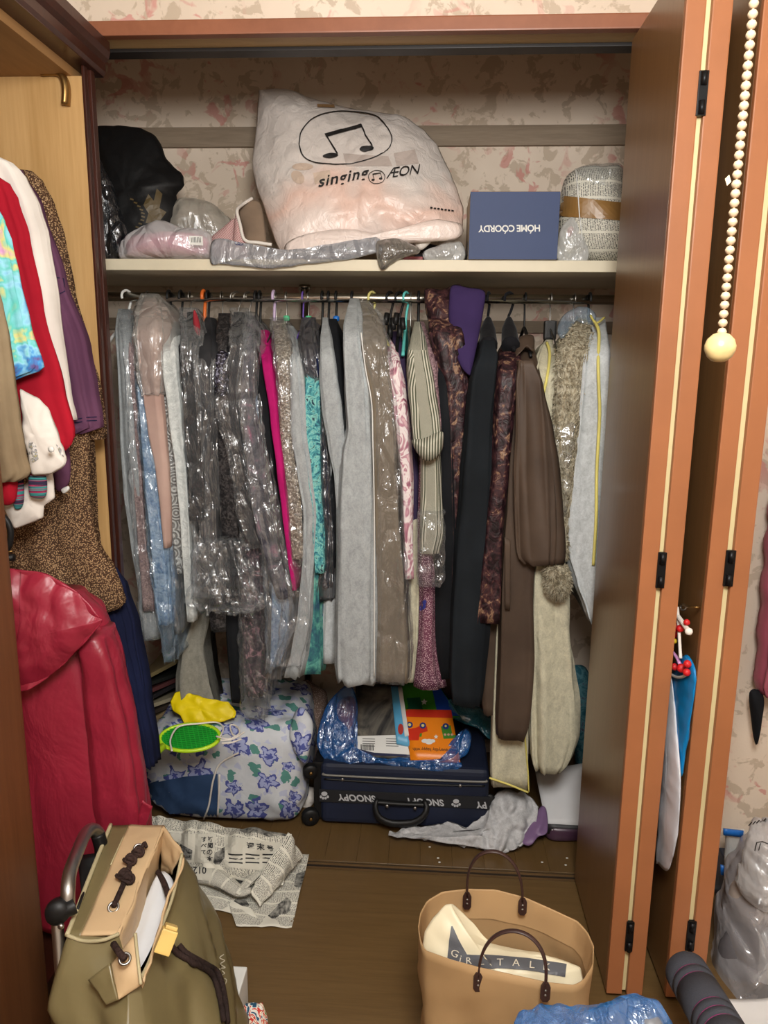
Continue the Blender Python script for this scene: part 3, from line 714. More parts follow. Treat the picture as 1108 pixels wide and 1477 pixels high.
# ------------------------------------------------------------------ hangers on the rod
G_H = 'hangers on the closet rod'
m_orange = plain('orange_plastic', (226, 110, 40), .4); m_lilac = plain('lilac_plastic', (196, 176, 206), .35)
m_violet = plain('violet_plastic', (108, 80, 170), .4); m_turq = plain('turquoise_plastic', (96, 196, 190), .35)
m_yellowp = plain('pale_yellow_plastic', (222, 212, 130), .4); m_green = plain('green_bead', (90, 190, 140), .4); m_blueb = plain('blue_bead', (40, 120, 210), .4)
m_blackvelvet = cloth('black_velvet', (24, 24, 28), (14, 14, 18), sheen=.05)
def hanger(px, mat, label, drop=.075, r=.0034, twist=0.0, bead=None, arms=True, pad=None, y=ROD_Y, wide=1.0):
    c = at(px, 431, y); x = c.x; R = .0125 + r + .0008
    root = thing('clothes_hanger', label, 'hanger', (x, y, ROD_Z - drop), G_H)
    cs, sn = math.cos(twist), math.sin(twist); R /= cs
    pts = [(0, -drop), (0, -drop * .72), (R * .35, -R * cs * 1.9)] + [(R * math.cos(a), R * cs * math.sin(a)) for a in [math.radians(d) for d in (-25, 10, 45, 90, 135, 170, 200)]]
    P = [(x + sn * u, y + cs * u, ROD_Z + v) for u, v in pts]
    tube('hook', P, [r * wide] * 30, mat, root, 8, 30)
    if arms:
        z0 = ROD_Z - drop
        tube('shoulder_bar', [(x, y - .17, z0 - .075), (x, y - .10, z0 - .035), (x, y - .03, z0 - .006), (x, y, z0), (x, y + .03, z0 - .006), (x, y + .10, z0 - .035), (x, y + .17, z0 - .075)], .0045 if r > .0022 else .0022, pad or mat, root, 8, 26)
    if bead: lathe('bead', [(.001, -.008), (.008, -.006), (.009, 0), (.008, .006), (.001, .008)], (x, y, ROD_Z - drop * .72), bead, root, 14)
    return root
H = [
 (183, m_white, 'white plastic hanger at the left end of the rod with its hook showing', dict(twist=.4, drop=.07, r=.0036)),
 (213, m_steel, 'thin wire hanger inside the frosted film bag of the pink knit', dict(r=.0016)),
 (244, m_black, 'black plastic hanger right of the frosted film bag', dict()),
 (261, m_black, 'black plastic hanger just left of the red lining', dict()),
 (274, m_steel, 'thin wire hanger above the red lining', dict(r=.0016)),
 (294, m_orange, 'bright orange plastic hanger', dict(drop=.105, r=.004, wide=1.2)),
 (300, m_black, 'black plastic hanger touching the orange hanger', dict()),
 (320, m_steel, 'thin wire hanger above the black sequin sleeve', dict(r=.0016)),
 (341, m_steel, 'thin wire hanger over the crumpled clear film', dict(r=.0017, twist=.7)),
 (358, m_steel, 'thin wire hanger above the grey and blue bagged shirt', dict(r=.0017, twist=.5)),
 (369, m_black, 'black plastic hanger left of a twin beside the magenta cardigan', dict()),
 (375, m_black, 'black plastic hanger over the magenta cardigan', dict()),
 (395, m_lilac, 'thick pale lilac plastic hanger', dict(r=.004, drop=.10)),
 (398, m_steel, 'thin wire hanger behind the lilac hanger', dict(r=.0016)),
 (413, m_steel, 'wire hanger with a green bead above the glitter top', dict(r=.0018, bead=m_green)),
 (437, m_violet, 'violet plastic hanger near the teal dress', dict(r=.0022)),
 (445, m_steel, 'wire hanger with a green bead beside the violet hanger', dict(r=.0018, bead=m_green)),
 (465, m_black, 'black plastic hanger above the narrow grey cover', dict()),
 (474, m_black, 'black plastic hanger left of the blue beaded hanger', dict()),
 (485, m_black, 'black plastic hanger with a blue bead', dict(bead=m_blueb)),
 (508, m_black, 'black hanger mostly inside the wide grey cover', dict(drop=.06)),
 (537, m_yellowp, 'pale yellow plastic hanger of the pink floral dress', dict(r=.0034, twist=.5)),
 (563, m_black, 'black clip hanger left of a second one behind the floral dress', dict(twist=.5)),
 (577, m_black, 'black clip hanger touching the turquoise hanger', dict(twist=.6)),
 (586, m_turq, 'bright turquoise plastic hanger over the striped blouse', dict(r=.0034, twist=.4)),
 (593, m_steel, 'thin wire hanger of the striped blouse', dict(r=.0017)),
 (604, m_black, 'black hanger left of the draped brown velvet', dict(r=.004)),
 (705, m_blackvelvet, 'black velvet hanger of the long black coat', dict(r=.0036, drop=.055, twist=.25)),
 (735, m_blackvelvet, 'black velvet hanger of the short brown velvet jacket', dict(r=.0036, drop=.06, twist=.7)),
 (758, m_black, 'black hanger of the brown trench coat', dict(r=.0026)),
 (795, m_steel, 'wire hanger with a black block above the yellow zipped cover', dict(r=.0018)),
 (829, m_steel, 'wire hanger inside the blue film over the fur coat', dict(r=.0017)),
 (851, m_black, 'black hanger of the white cover with yellow zip, at the right end', dict()),
]
HANG = {}
for px, mt, lb, kw in H: HANG[px] = hanger(px, mt, lb, **kw)
b = at(793, 476, ROD_Y)
box('black_block', (b.x - .016, ROD_Y - .02, b.z - .026), (b.x + .016, ROD_Y + .012, b.z + .024), m_black, HANG[795], bevel=.006)
for px in (705, 735):
    c = at(px, 431, ROD_Y); pz = ROD_Z - .05
    tube('padded_shoulder', [(c.x, ROD_Y - .012, pz), (c.x - .004, ROD_Y - .07, pz - .035), (c.x - .008, ROD_Y - .16, pz - .075)], [.006, .02, .024], m_blackvelvet, HANG[px], 10)
for px in (563, 577):
    c = at(px, 460, 1.98)
    for dx, dz in ((-.008, 0), (.006, -.012), (0, -.03)):
        tube('clip', [(c.x + dx, 1.98, c.z + dz + .014), (c.x + dx * 1.5, 1.972, c.z + dz - .014)], .007, m_black, HANG[px], 8)

# ------------------------------------------------------------------ garments
m_blackc = cloth('black_fabric', (26, 28, 32), (15, 16, 19), wrinkle=.25)
m_coatblack = cloth('black_wool', (28, 33, 38), (20, 24, 28), wrinkle=.15, wscale=5)
m_darkgrey = cloth('charcoal_fabric', (52, 52, 54), (32, 32, 35))
m_pinkknit = cloth('pink_beige_knit', (196, 168, 156), (178, 148, 138), weave=500, wrinkle=.3)
m_mauvelace = blotch('mauve_lace', [(.35, (110, 88, 88)), (.6, (168, 142, 140))], 110, 2, rough=.7)
m_bluefilmcloth = blotch('pale_blue_fabric', [(.35, (92, 128, 170)), (.6, (166, 190, 214))], 40, 1.4, rough=.35, spec=.7, bump=.6)
t = NT('rose_embossed_grey'); sp = t.n('TexVoronoi', {'feature': 'F1'}, Vector=t.map(t.obj, (1, .6, 1)), Scale=34)
wv = t.math('SINE', t.math('MULTIPLY', sp.outputs['Distance'], 26))
m_rose = t.done(t.bsdf(t.mix(t.math('GREATER_THAN', wv, .1), lin((120, 120, 118)), lin((182, 184, 182))), .5, 0, t.bump(wv, .5, .004), .4))
m_palegrey = blotch('pale_grey_embossed', [(.4, (186, 191, 190)), (.6, (208, 212, 210))], 26, 2.5, rough=.55, bump=.35)
m_sequin = blotch('dark_sequin', [(.4, (26, 24, 30)), (.55, (70, 66, 80)), (.66, (190, 190, 214)), (.74, (80, 60, 90))], 130, .5, rough=.25, spec=.9, bump=.8, metal=.3)
m_blacklace = blotch('black_lace', [(.45, (24, 23, 25)), (.62, (72, 68, 68))], 90, 1.5, rough=.5, spec=.5)
m_magenta = cloth('magenta_knit', (190, 26, 112), (160, 16, 92), weave=500, wrinkle=.5, wscale=30)
m_glitter = blotch('taupe_glitter', [(.35, (84, 74, 62)), (.52, (128, 116, 100)), (.66, (222, 214, 198))], 170, .5, rough=.3, spec=.8, bump=.8)
m_teal = blotch('teal_print', [(.3, (44, 76, 100)), (.42, (58, 116, 118)), (.5, (92, 158, 146)), (.56, (112, 170, 154)), (.62, (60, 96, 122)), (.68, (140, 122, 110))], 20, 1.5, rough=.75, stretch=(1, 1, .6))
m_tealdark = blotch('teal_floral_dark', [(.36, (34, 84, 104)), (.48, (80, 158, 164)), (.58, (140, 202, 192)), (.66, (34, 54, 76))], 40, 2.2, rough=.75)
m_pinkshirt = blotch('dark_floral', [(.4, (50, 48, 58)), (.56, (90, 88, 96)), (.68, (130, 90, 110)), (.74, (206, 110, 140)), (.8, (196, 176, 140))], 16, 1.5, rough=.7)
m_sheerblack = film('sheer_black_film', (70, 70, 74), .75, .3, 18, .7)
m_quilt = cloth('taupe_quilting', (124, 112, 96), (108, 97, 82), wrinkle=.7, wscale=22)
m_pinkfloral = blotch('pink_white_leaves', [(.34, (140, 84, 104)), (.42, (190, 140, 152)), (.47, (232, 222, 220)), (.55, (228, 214, 214)), (.60, (176, 120, 138)), (.66, (214, 180, 184))], 20, 1.8, 2, .8, stretch=(1.4, 1, .7))
m_stripe = stripes('beige_green_stripes', (196, 192, 176), (84, 88, 72), 150, -.1)
m_mauveglit = blotch('mauve_glitter', [(.4, (92, 68, 74)), (.6, (160, 130, 134))], 160, .5, rough=.5)
m_velvet = blotch('crushed_brown_velvet', [(.40, (24, 10, 15)), (.5, (52, 28, 34)), (.58, (74, 44, 44)), (.66, (150, 118, 92)), (.72, (60, 36, 38))], 55, .8, 4, .5, (1, 1, .7), bump=.6, spec=.4, bscale=34, sheen=.0)
m_purplec = cloth('purple_lining', (60, 44, 88), (50, 36, 76), wrinkle=.12, wscale=6)
m_brown = cloth('brown_trench', (84, 68, 56), (68, 54, 44), wrinkle=.2, wscale=6, rough=.6, spec=.35)
m_tweed = dots('purple_tweed', (112, 66, 84), (206, 176, 182), 330, .35, bg2=(84, 46, 66))
m_fur = blotch('pale_fur', [(.35, (128, 116, 92)), (.5, (176, 166, 142)), (.65, (206, 198, 176))], 46, 2.5, rough=.9, bump=1.0, bscale=70, stretch=(1, 1, .5))
m_yellowtape = plain('yellow_tape', (228, 214, 118), .6)
m_zip = plain('zip_teeth', (206, 196, 128), .5, nscale=400)
m_redlining = cloth('red_lining', (168, 54, 62), (140, 40, 50))

G_C = 'clothes on the closet rod'
def gar(name, label, cat, rows, mat, film=None, frows=None, part='fabric', fgrow=.006, fkw=None, **k):
    kw = dict(sh=62)
    kw.update(k)
    lo = max(r[0] for r in rows); c = at((rows[-1][1] + rows[-1][2]) / 2, lo, ROD_Y - .1)
    root = thing(name, label, cat, c, G_C)
    loft(part, rows, mat, root, **kw)
    if film or frows:
        fk = dict(kw); fk.update(fold=.006, ff=3.0, crum=.009, cs=24, seed=kw.get('seed', 0) + 50, hem=.012, ns=60, nr=90); fk.update(fkw or {})
        fk['yf'] = kw.get('yf', 1.88) - fgrow; fk['yr'] = kw.get('yr', .34) + 2 * fgrow
        fr = frows or [(r[0] - (4 if i == 0 else 0) + (18 if i == len(rows) - 1 else 0), r[1] - 2, r[2] + 2) for i, r in enumerate(sorted(rows))]
        loft('plastic_cover', fr, film or m_film, root, grow=fgrow * .5, **fk)
    return root

# left end
g = gar('garment_cover', 'grey non-woven garment cover at the far left end of the rod', 'garment cover', [(446, 172, 184), (470, 167, 192), (540, 171, 194), (620, 175, 198), (700, 181, 206), (780, 190, 214), (860, 200, 226), (922, 205, 228)], m_nonwoven, yf=1.90, seed=1, fold=.01)
gar('pale_blouse', 'pale blouse in clear film with lace strip, second from the left end', 'blouse', [(452, 180, 190), (480, 180, 194), (520, 184, 196), (580, 188, 200), (640, 189, 203), (700, 194, 207), (760, 198, 210), (880, 205, 224)], m_mauvelace, m_film, [(446, 176, 192), (480, 177, 198), (560, 184, 202), (700, 190, 210), (880, 202, 226), (920, 206, 230)], yf=1.885, seed=2)
gar('blue_dress', 'long pale blue dress in a shiny film bag', 'dress', [(500, 195, 203), (560, 199, 208), (620, 204, 216), (700, 209, 229), (780, 216, 241), (860, 223, 246), (900, 229, 247)], m_bluefilmcloth, m_film_blue, [(494, 193, 204), (600, 201, 214), (700, 207, 232), (800, 215, 245), (880, 226, 248), (925, 234, 250), (952, 240, 254)], yf=1.87, seed=3)
gar('pink_knit', 'pink beige knit dress under a frosted film bag', 'dress', [(430, 210, 226), (450, 201, 231), (480, 195, 233), (520, 198, 230), (560, 204, 232), (620, 212, 237), (680, 224, 242), (740, 231, 245), (789, 236, 245)], m_pinkknit, m_film_soft, [(424, 206, 228), (446, 196, 236), (480, 192, 238), (540, 198, 236), (570, 206, 232)], yf=1.86, seed=4, fold=.004)
gar('rose_jacket', 'grey jacket with embossed rose pattern right of the pink knit', 'jacket', [(520, 226, 234), (560, 228, 240), (620, 233, 250), (700, 242, 264), (760, 247, 269), (805, 252, 270), (826, 256, 267)], m_rose, yf=1.885, seed=5)
gar('satin_dress', 'pale grey embossed satin dress in a long cover', 'dress', [(458, 242, 250), (470, 236, 254), (496, 230, 256), (520, 231, 258), (600, 242, 266), (680, 253, 273), (760, 261, 277), (840, 266, 281), (895, 270, 284)], m_palegrey, yf=1.868, seed=6, fold=.005)
gar('black_blouse', 'narrow black blouse with dark sleeve end under grey film', 'blouse', [(470, 255, 268), (520, 258, 278), (600, 264, 288), (680, 270, 296), (740, 273, 297), (750, 274, 297)], m_blackc, m_film, [(462, 262, 280), (520, 262, 284), (600, 266, 288), (700, 272, 300), (790, 278, 304), (860, 276, 310)], yf=1.856, seed=7)
gar('red_lined_coat', 'black coat with red lining showing at the neck', 'coat', [(450, 271, 282), (480, 270, 289), (520, 272, 290), (600, 276, 292), (700, 282, 298), (850, 290, 310)], m_blackc, m_film_grey, [(444, 262, 284), (480, 264, 290), (540, 263, 284), (640, 270, 288), (745, 280, 300)], yf=1.895, seed=8)
cushion('red_collar', [(279, 449), (283, 450), (289, 470), (287, 486), (280, 474)], m_redlining, 1.98, 1.95, .01, .01, bpy.data.objects['red_lined_coat'], 5, 24, .001)
gar('grey_jacket', 'charcoal jacket in clear film on the orange hanger', 'jacket', [(458, 298, 306), (476, 290, 308), (510, 285, 310), (540, 284, 308), (620, 287, 308), (700, 288, 310), (780, 290, 316)], m_darkgrey, m_film, [(470, 288, 312), (520, 284, 314), (540, 282, 312), (640, 286, 312), (760, 288, 316), (860, 278, 326)], yf=1.875, seed=9)
gar('sequin_jacket', 'black jacket with a glittering sequin sleeve', 'jacket', [(452, 316, 334), (480, 310, 336), (508, 308, 334), (560, 303, 334), (640, 303, 344), (700, 308, 350), (760, 312, 352), (776, 316, 351)], m_blacklace, yf=1.90, seed=10)
cushion('sequin_sleeve', [(314, 508), (328, 508), (331, 530), (330, 560), (322, 575), (311, 568), (309, 540)], m_sequin, 1.90, 1.88, .03, .02, bpy.data.objects['sequin_jacket'], 8, 40, .003)
gar('sheer_blouse', 'dark sheer blouse under very crumpled clear film', 'blouse', [(450, 338, 350), (480, 334, 353), (530, 332, 352), (600, 326, 350), (700, 340, 366), (760, 342, 374), (785, 360, 390)], m_darkgrey, m_film, [(444, 334, 356), (500, 332, 355), (560, 318, 352), (578, 310, 352), (620, 318, 356), (680, 334, 366), (740, 340, 380), (790, 352, 396)], yf=1.865, seed=11, fkw=dict(crum=.014))
gar('bagged_shirt', 'dark floral shirt in a grey bag with blue edge', 'shirt', [(455, 356, 365), (500, 352, 367), (580, 345, 366), (640, 352, 378), (700, 356, 386), (760, 366, 394), (820, 384, 410), (862, 398, 420)], m_pinkshirt, m_film_grey, [(450, 354, 367), (500, 350, 369), (576, 341, 368), (640, 350, 378), (720, 362, 392), (800, 378, 408), (900, 384, 420), (968, 384, 392)], yf=1.855, seed=12, fkw=dict(crum=.012))
gar('blue_lining_coat', 'navy coat with blue sheen hanging in a bag behind the magenta cardigan', 'coat', [(520, 364, 369), (600, 368, 378), (680, 376, 392), (760, 386, 404), (840, 392, 416), (920, 392, 414), (960, 390, 402)], m_bluefilmcloth, m_film, yf=1.885, seed=13)
gar('black_sleeved_dress', 'black dress immediately left of the magenta cardigan', 'dress', [(472, 367, 375), (520, 367, 380), (600, 372, 390), (680, 384, 397), (760, 393, 405), (858, 412, 422)], m_blackc, yf=1.875, seed=14)
gar('magenta_cardigan', 'bright magenta knit cardigan with narrow sleeve', 'cardigan', [(476, 373, 386), (486, 371, 389), (520, 377, 393), (600, 389, 402), (680, 399, 411), (740, 407, 417), (770, 411, 419), (800, 415, 422), (850, 422, 429)], m_magenta, yf=1.855, seed=15, fold=.003)
gar('glitter_jumper', 'taupe glitter top in a half clear cover', 'top', [(463, 394, 412), (490, 394, 420), (560, 400, 423), (640, 402, 422), (720, 413, 434), (780, 417, 438), (806, 419, 438)], m_glitter, m_film, [(458, 392, 414), (500, 393, 424), (600, 402, 424), (700, 408, 432), (800, 412, 444), (900, 404, 450), (960, 398, 436)], yf=1.865, seed=16)
gar('dress_cover', 'grey non-woven dress cover with white edge, right of the glitter top', 'garment cover', [(470, 412, 422), (500, 414, 430), (560, 417, 438), (620, 417, 442), (680, 428, 450), (740, 438, 458), (800, 437, 455), (880, 430, 450), (940, 420, 444), (976, 408, 436)], m_nonwoven, yf=1.862, seed=17, fold=.009, hem=.01)
gar('teal_dress', 'teal printed dress left of the mint sleeve', 'dress', [(490, 424, 432), (520, 428, 440), (600, 434, 446), (680, 440, 452), (760, 440, 458), (840, 440, 460), (930, 433, 464), (971, 431, 465)], m_teal, yf=1.885, seed=18)
gar('mint_blouse', 'teal blouse with mint flowered sleeve', 'blouse', [(500, 448, 458), (530, 441, 461), (580, 438, 462), (640, 441, 463), (700, 444, 464), (780, 450, 468), (826, 454, 469)], m_tealdark, yf=1.87, seed=19)
gar('navy_jumper', 'dark navy top between the mint blouse and narrow grey cover', 'top', [(462, 440, 452), (490, 436, 456), (520, 438, 462), (600, 456, 468), (700, 462, 476), (780, 468, 480), (845, 462, 480)], m_navy, m_sheerblack, yf=1.90, seed=20)
gar('black_vest', 'black vest with small embroidery behind the narrow grey cover', 'vest', [(460, 474, 486), (500, 474, 492), (560, 478, 498), (640, 482, 498), (760, 466, 490), (844, 460, 482)], m_blackc, yf=1.90, seed=21)
gar('narrow_cover', 'narrow grey cover between black vest and mint blouse', 'garment cover', [(458, 466, 473), (490, 461, 478), (540, 459, 484), (590, 463, 492), (640, 472, 497), (690, 482, 497), (746, 486, 494)], m_nonwoven, yf=1.85, seed=22, fold=.004)
gar('low_cover', 'long pale cover hanging low left of the wide grey cover', 'garment cover', [(480, 478, 490), (600, 474, 496), (760, 470, 494), (850, 466, 490), (930, 463, 488), (955, 463, 488)], m_nonwoven_pale, yf=1.91, seed=23)

# wide cover: grey back half, clear front half over a quilted coat
wc = gar('quilted_coat', 'long taupe quilted coat in a wide cover, half grey and half clear', 'coat', [(436, 512, 532), (460, 510, 548), (500, 516, 556), (580, 532, 570), (650, 534, 573), (740, 536, 578), (850, 538, 586), (940, 538, 591), (982, 538, 590)], m_quilt, None, None, part='coat_body', yf=1.842, yr=.36, seed=24, fold=.007, ff=3.0, sh=70)
loft('grey_panel', [(431, 505, 518), (446, 500, 521), (470, 494, 521), (500, 493, 524), (560, 494, 536), (620, 498, 538), (655, 490, 539), (740, 485, 541), (820, 485, 540), (900, 483, 540), (960, 482, 540), (984, 484, 540)], m_nonwoven, wc, yf=1.828, yr=.37, seed=25, fold=.007, ff=2.6, sh=70, hem=.03, ns=48, nr=60, taper=.7)
loft('clear_panel', [(434, 512, 534), (460, 512, 550), (500, 520, 559), (580, 536, 573), (650, 538, 577), (740, 540, 583), (850, 539, 591), (940, 539, 595), (985, 539, 592)], m_film, wc, yf=1.834, yr=.38, seed=26, fold=.006, ff=3.2, sh=70, crum=.007, cs=20, ns=60, nr=100)
wp = [at(px, py, 1.826) for px, py in ((521, 480), (527, 530), (536, 580), (538, 640), (540, 740), (540, 850), (540, 975))]
tube('seam_piping', wp, .0016, m_white, wc, 6, 40)
gar('floral_dress', 'white dress with pink leaf print on the yellow hanger', 'dress', [(478, 545, 553), (494, 549, 568), (512, 551, 576), (560, 557, 586), (620, 570, 592), (700, 579, 597), (780, 581, 597), (834, 582, 598)], m_pinkfloral, yf=1.862, seed=27, fold=.004)
cushion('yellow_shoulder_pad', [(540, 470), (548, 476), (560, 492), (562, 500), (550, 494), (542, 486)], m_yellowp, 2.0, 1.94, .02, .02, HANG[537], 6, 30, .001)
gar('purple_blouse', 'dark violet blouse hanging behind the clip hangers', 'blouse', [(478, 566, 578), (520, 566, 584), (640, 580, 600), (780, 584, 606)], cloth('dusky_violet', (62, 50, 78), (48, 38, 62)), yf=1.93, seed=28)
sb = gar('striped_blouse', 'beige and green striped blouse with rolled sleeve', 'blouse', [(464, 598, 607), (490, 592, 614), (512, 587, 618), (540, 586, 625), (600, 593, 634), (640, 606, 634), (700, 606, 637), (770, 605, 640), (798, 604, 632)], m_stripe, None, None, yf=1.862, seed=29, fold=.004, ff=2)
loft('sleeve', [(505, 588, 616), (560, 588, 628), (610, 593, 636), (634, 595, 638), (640, 596, 637)], m_stripe, sb, yf=1.832, yr=.16, seed=30, fold=.003, taper=.8)
cushion('sleeve_cuff', [(595, 634), (612, 632), (637, 622), (639, 640), (634, 656), (620, 665), (608, 660), (598, 646)], m_stripe, 1.83, 1.826, .035, .03, sb, 9, 44, .004, 16, 31)
loft('film_hem', [(740, 602, 643), (780, 603, 646), (830, 600, 647), (846, 602, 640)], m_film, sb, yf=1.822, yr=.3, seed=32, crum=.01, fold=.005)
gar('mauve_jumper', 'mauve glitter top between striped blouse and brown velvet', 'top', [(464, 605, 612), (500, 612, 626), (540, 622, 632), (640, 632, 642), (760, 636, 648)], m_mauveglit, yf=1.90, seed=33)

# brown velvet draped over the rod, purple lining collar turned out
vd = gar('velvet_dress', 'long crushed brown velvet dress slung over the rod with purple lining', 'dress', [(446, 616, 656), (480, 619, 664), (520, 626, 672), (560, 638, 676), (620, 644, 672), (690, 648, 666), (790, 652, 664), (845, 652, 662)], m_velvet, None, None, yf=1.90, seed=34, fold=.010, ff=3, sh=40)
cushion('velvet_fold', [(611, 424), (618, 416), (640, 417), (656, 411), (668, 412), (664, 440), (668, 470), (680, 506), (682, 545), (674, 550), (655, 520), (640, 480), (626, 510), (618, 470)], m_velvet, 2.05, 1.93, .035, .03, vd, 12, 90, .008, 14, 35)
cushion('purple_lining', [(652, 412), (676, 415), (699, 420), (698, 445), (692, 480), (686, 510), (680, 536), (676, 541), (664, 528), (654, 500), (648, 465), (648, 435)], m_purplec, 2.02, 1.88, .02, .012, vd, 12, 70, .003, 6, 36)
gar('tweed_skirt', 'purple pink tweed skirt with blue flowers hanging low', 'skirt', [(600, 606, 622), (800, 604, 624), (860, 606, 629), (920, 604, 628), (960, 600, 632), (991, 596, 641)], m_tweed, yf=1.89, seed=37, sh=90, fold=.008)
for fx, fy in ((611, 873), (619, 946)):
    V2, F2 = merge2d(disc2d(fx, fy, 3.5, 6, 10), disc2d(fx - 3, fy + 4, 2.5, 4, 8), disc2d(fx + 2, fy - 5, 2.5, 3, 8)); print_on('blue_flower', bpy.data.objects['tweed_skirt'].children[0], V2, F2, plain('blue_flower', (48, 54, 140), .8), (0, 0), (1, 0), (0, 1), bpy.data.objects['tweed_skirt'])
gar('black_dress', 'plain black dress hanging behind the long black coat', 'dress', [(480, 630, 650), (700, 628, 660), (850, 626, 664), (940, 628, 664), (978, 632, 662)], m_blackc, yf=1.90, seed=38)
bc_ = gar('black_coat', 'long black wool coat on a velvet hanger', 'coat', [(464, 700, 708), (480, 697, 712), (512, 690, 718), (540, 678, 717), (600, 672, 713), (700, 664, 713), (800, 656, 710), (900, 650, 706), (980, 648, 698), (1016, 652, 694)], m_coatblack, yf=1.852, seed=39, fold=.010, ff=2.4)
gar('velvet_jacket', 'short crushed brown velvet jacket with gold sheen right of the black coat', 'jacket', [(484, 732, 746), (504, 720, 748), (540, 716, 745), (600, 711, 738), (680, 708, 732), (760, 699, 727), (840, 691, 725), (898, 684, 722)], m_velvet, yf=1.845, seed=40, fold=.007)
tc_ = gar('trench_coat', 'brown trench coat with gathered sleeve cuff', 'coat', [(490, 752, 768), (520, 746, 772), (580, 740, 778), (650, 733, 786), (720, 729, 790), (800, 724, 774), (860, 721, 769), (940, 719, 769), (1000, 717, 767), (1040, 715, 765), (1066, 716, 756)], m_brown, yf=1.865, seed=41, fold=.008, ff=2.2)
loft('sleeve', [(520, 748, 772), (560, 746, 780), (620, 745, 789), (680, 742, 796), (730, 742, 799), (770, 743, 801), (792, 744, 801), (804, 747, 800), (813, 756, 798)], m_brown, tc_, yf=1.828, yr=.17, seed=42, fold=.014, ff=3.4, ns=44, taper=.85)
cushion('collar', [(745, 492), (756, 483), (769, 484), (771, 498), (768, 508), (756, 503), (742, 516)], m_brown, 2.0, 1.93, .03, .02, tc_, 7, 40, .002)
patch('pocket_flap', [at(728, 775, 1.85), at(737, 780, 1.85), at(736, 880, 1.85), at(729, 878, 1.85)], m_brown, tc_, 4, 10, .004)
cb_ = gar('yellow_zip_cover', 'cream garment cover with yellow zip under the wire hanger with black block', 'garment cover', [(490, 788, 797), (504, 777, 799), (540, 768, 798), (600, 764, 794), (680, 772, 792), (780, 778, 792), (830, 768, 812), (900, 766, 815), (960, 766, 826), (1010, 765, 834), (1060, 766, 836), (1096, 768, 824), (1111, 774, 808)], m_nonwoven_cream, yf=1.885, seed=43, fold=.012, ff=3, ns=44, nr=60)
tube('zip_tape', [at(px, py, y) for px, py, y in ((789, 494, 2.03), (793, 510, 1.97), (790, 540, 1.90), (781, 580, 1.876), (772, 615, 1.872), (768, 640, 1.872), (772, 680, 1.872))], .0038, m_yellowtape, cb_, 6, 40)
lc = gar('long_cover', 'cream cover with yellow bound hem hanging lowest beside the suitcase', 'garment cover', [(620, 722, 745), (800, 722, 752), (950, 712, 765), (1060, 708, 764), (1110, 706, 763), (1134, 708, 762)], m_nonwoven_cream, yf=1.92, seed=44, yr=.2, sh=120)
tube('yellow_binding', [at(706, 1122, 1.918), at(735, 1132, 1.916), at(762, 1143, 1.916)], .003, m_yellowtape, lc, 6, 12)
tube('yellow_binding', [at(757, 1060, 1.916), at(761, 1105, 1.916), at(763, 1142, 1.916)], .0025, m_yellowtape, lc, 6, 12)
fc_ = gar('fur_coat', 'pale curly fur coat under clear film near the right end', 'coat', [(454, 834, 846), (475, 822, 851), (510, 806, 852), (545, 798, 846), (600, 796, 838), (680, 790, 830), (760, 792, 824), (798, 796, 822), (806, 796, 820)], m_fur, m_film, [(560, 794, 838), (640, 790, 832), (700, 786, 828), (740, 786, 824)], yf=1.862, seed=45, fold=.012, ff=4, crum=.012, cs=40, part='fur_body')
cushion('fur_cuff', [(786, 815), (800, 810), (816, 813), (820, 830), (818, 850), (808, 862), (796, 858), (786, 842)], m_fur, 1.87, 1.865, .05, .04, fc_, 10, 50, .012, 24, 46)
cushion('blue_film_top', [(804, 478), (808, 462), (818, 450), (834, 443), (850, 444), (860, 456), (852, 470), (836, 462), (820, 474), (810, 490)], m_film_blue, 2.04, 1.99, .02, .02, fc_, 7, 50, .006, 20, 47)
# fur tufts
rnd = random.Random(5); V, Fc = [], []
for nm in ('fur_body', 'fur_cuff'):
    o = [c for c in fc_.children if c.name.startswith(nm)][0]; tv, tf = GEO[o.name]
    for f in tf:
        if len(f) > 4: continue
        p4 = [Vector(tv[i]) for i in f]; n = (p4[1] - p4[0]).cross(p4[2] - p4[0]); ar = n.length
        if ar < 1e-9: continue
        n.normalize(); cc = sum(p4, Vector()) / len(p4)
        for _ in range(int(min(14, ar * 90000)) + 2):
            w = [rnd.random() for _ in p4]; sw = sum(w); b0 = sum((q * (ww / sw) for q, ww in zip(p4, w)), Vector())
            if b0.y > 2.02: continue
            sgn = 1 if n.dot(CAM - cc) > 0 else -1
            d = (n * sgn * rnd.uniform(.4, 1) + Vector((rnd.uniform(-.8, .8), rnd.uniform(-.4, .4), -rnd.uniform(.2, 1.0)))).normalized(); L = rnd.uniform(.006, .013)
            sd = d.cross(Vector((rnd.uniform(-1, 1), rnd.uniform(-1, 1), .3))).normalized() * .0011
            k = len(V); mid = b0 + d * L * .6; tip = b0 + d * L + Vector((rnd.uniform(-.5, .5), 0, -.6)) * L * .5
            V += [b0 - sd, b0 + sd, mid + sd * .7, mid - sd * .7, tip]; Fc += [(k, k + 1, k + 2, k + 3), (k + 3, k + 2, k + 4)]
o = add_mesh('fur_pile', V, Fc, m_fur, fc_, True); o['kind'] = 'stuff'
wz = gar('white_zip_cover', 'white padded garment cover with yellow zip at the right end of the rod', 'garment cover', [(458, 858, 872), (480, 848, 876), (520, 837, 880), (600, 830, 882), (700, 819, 880), (760, 816, 880), (800, 818, 880), (840, 830, 878), (880, 845, 874), (900, 852, 868)], m_nonwoven_pale, yf=1.85, seed=48, fold=.007, ns=44, taper=.8)
zp = [(858, 464, 1.98), (864, 480, 1.92), (863, 520, 1.855), (864, 560, 1.844), (865, 600, 1.843), (861, 680, 1.843), (860, 750, 1.843), (856, 815, 1.843)]
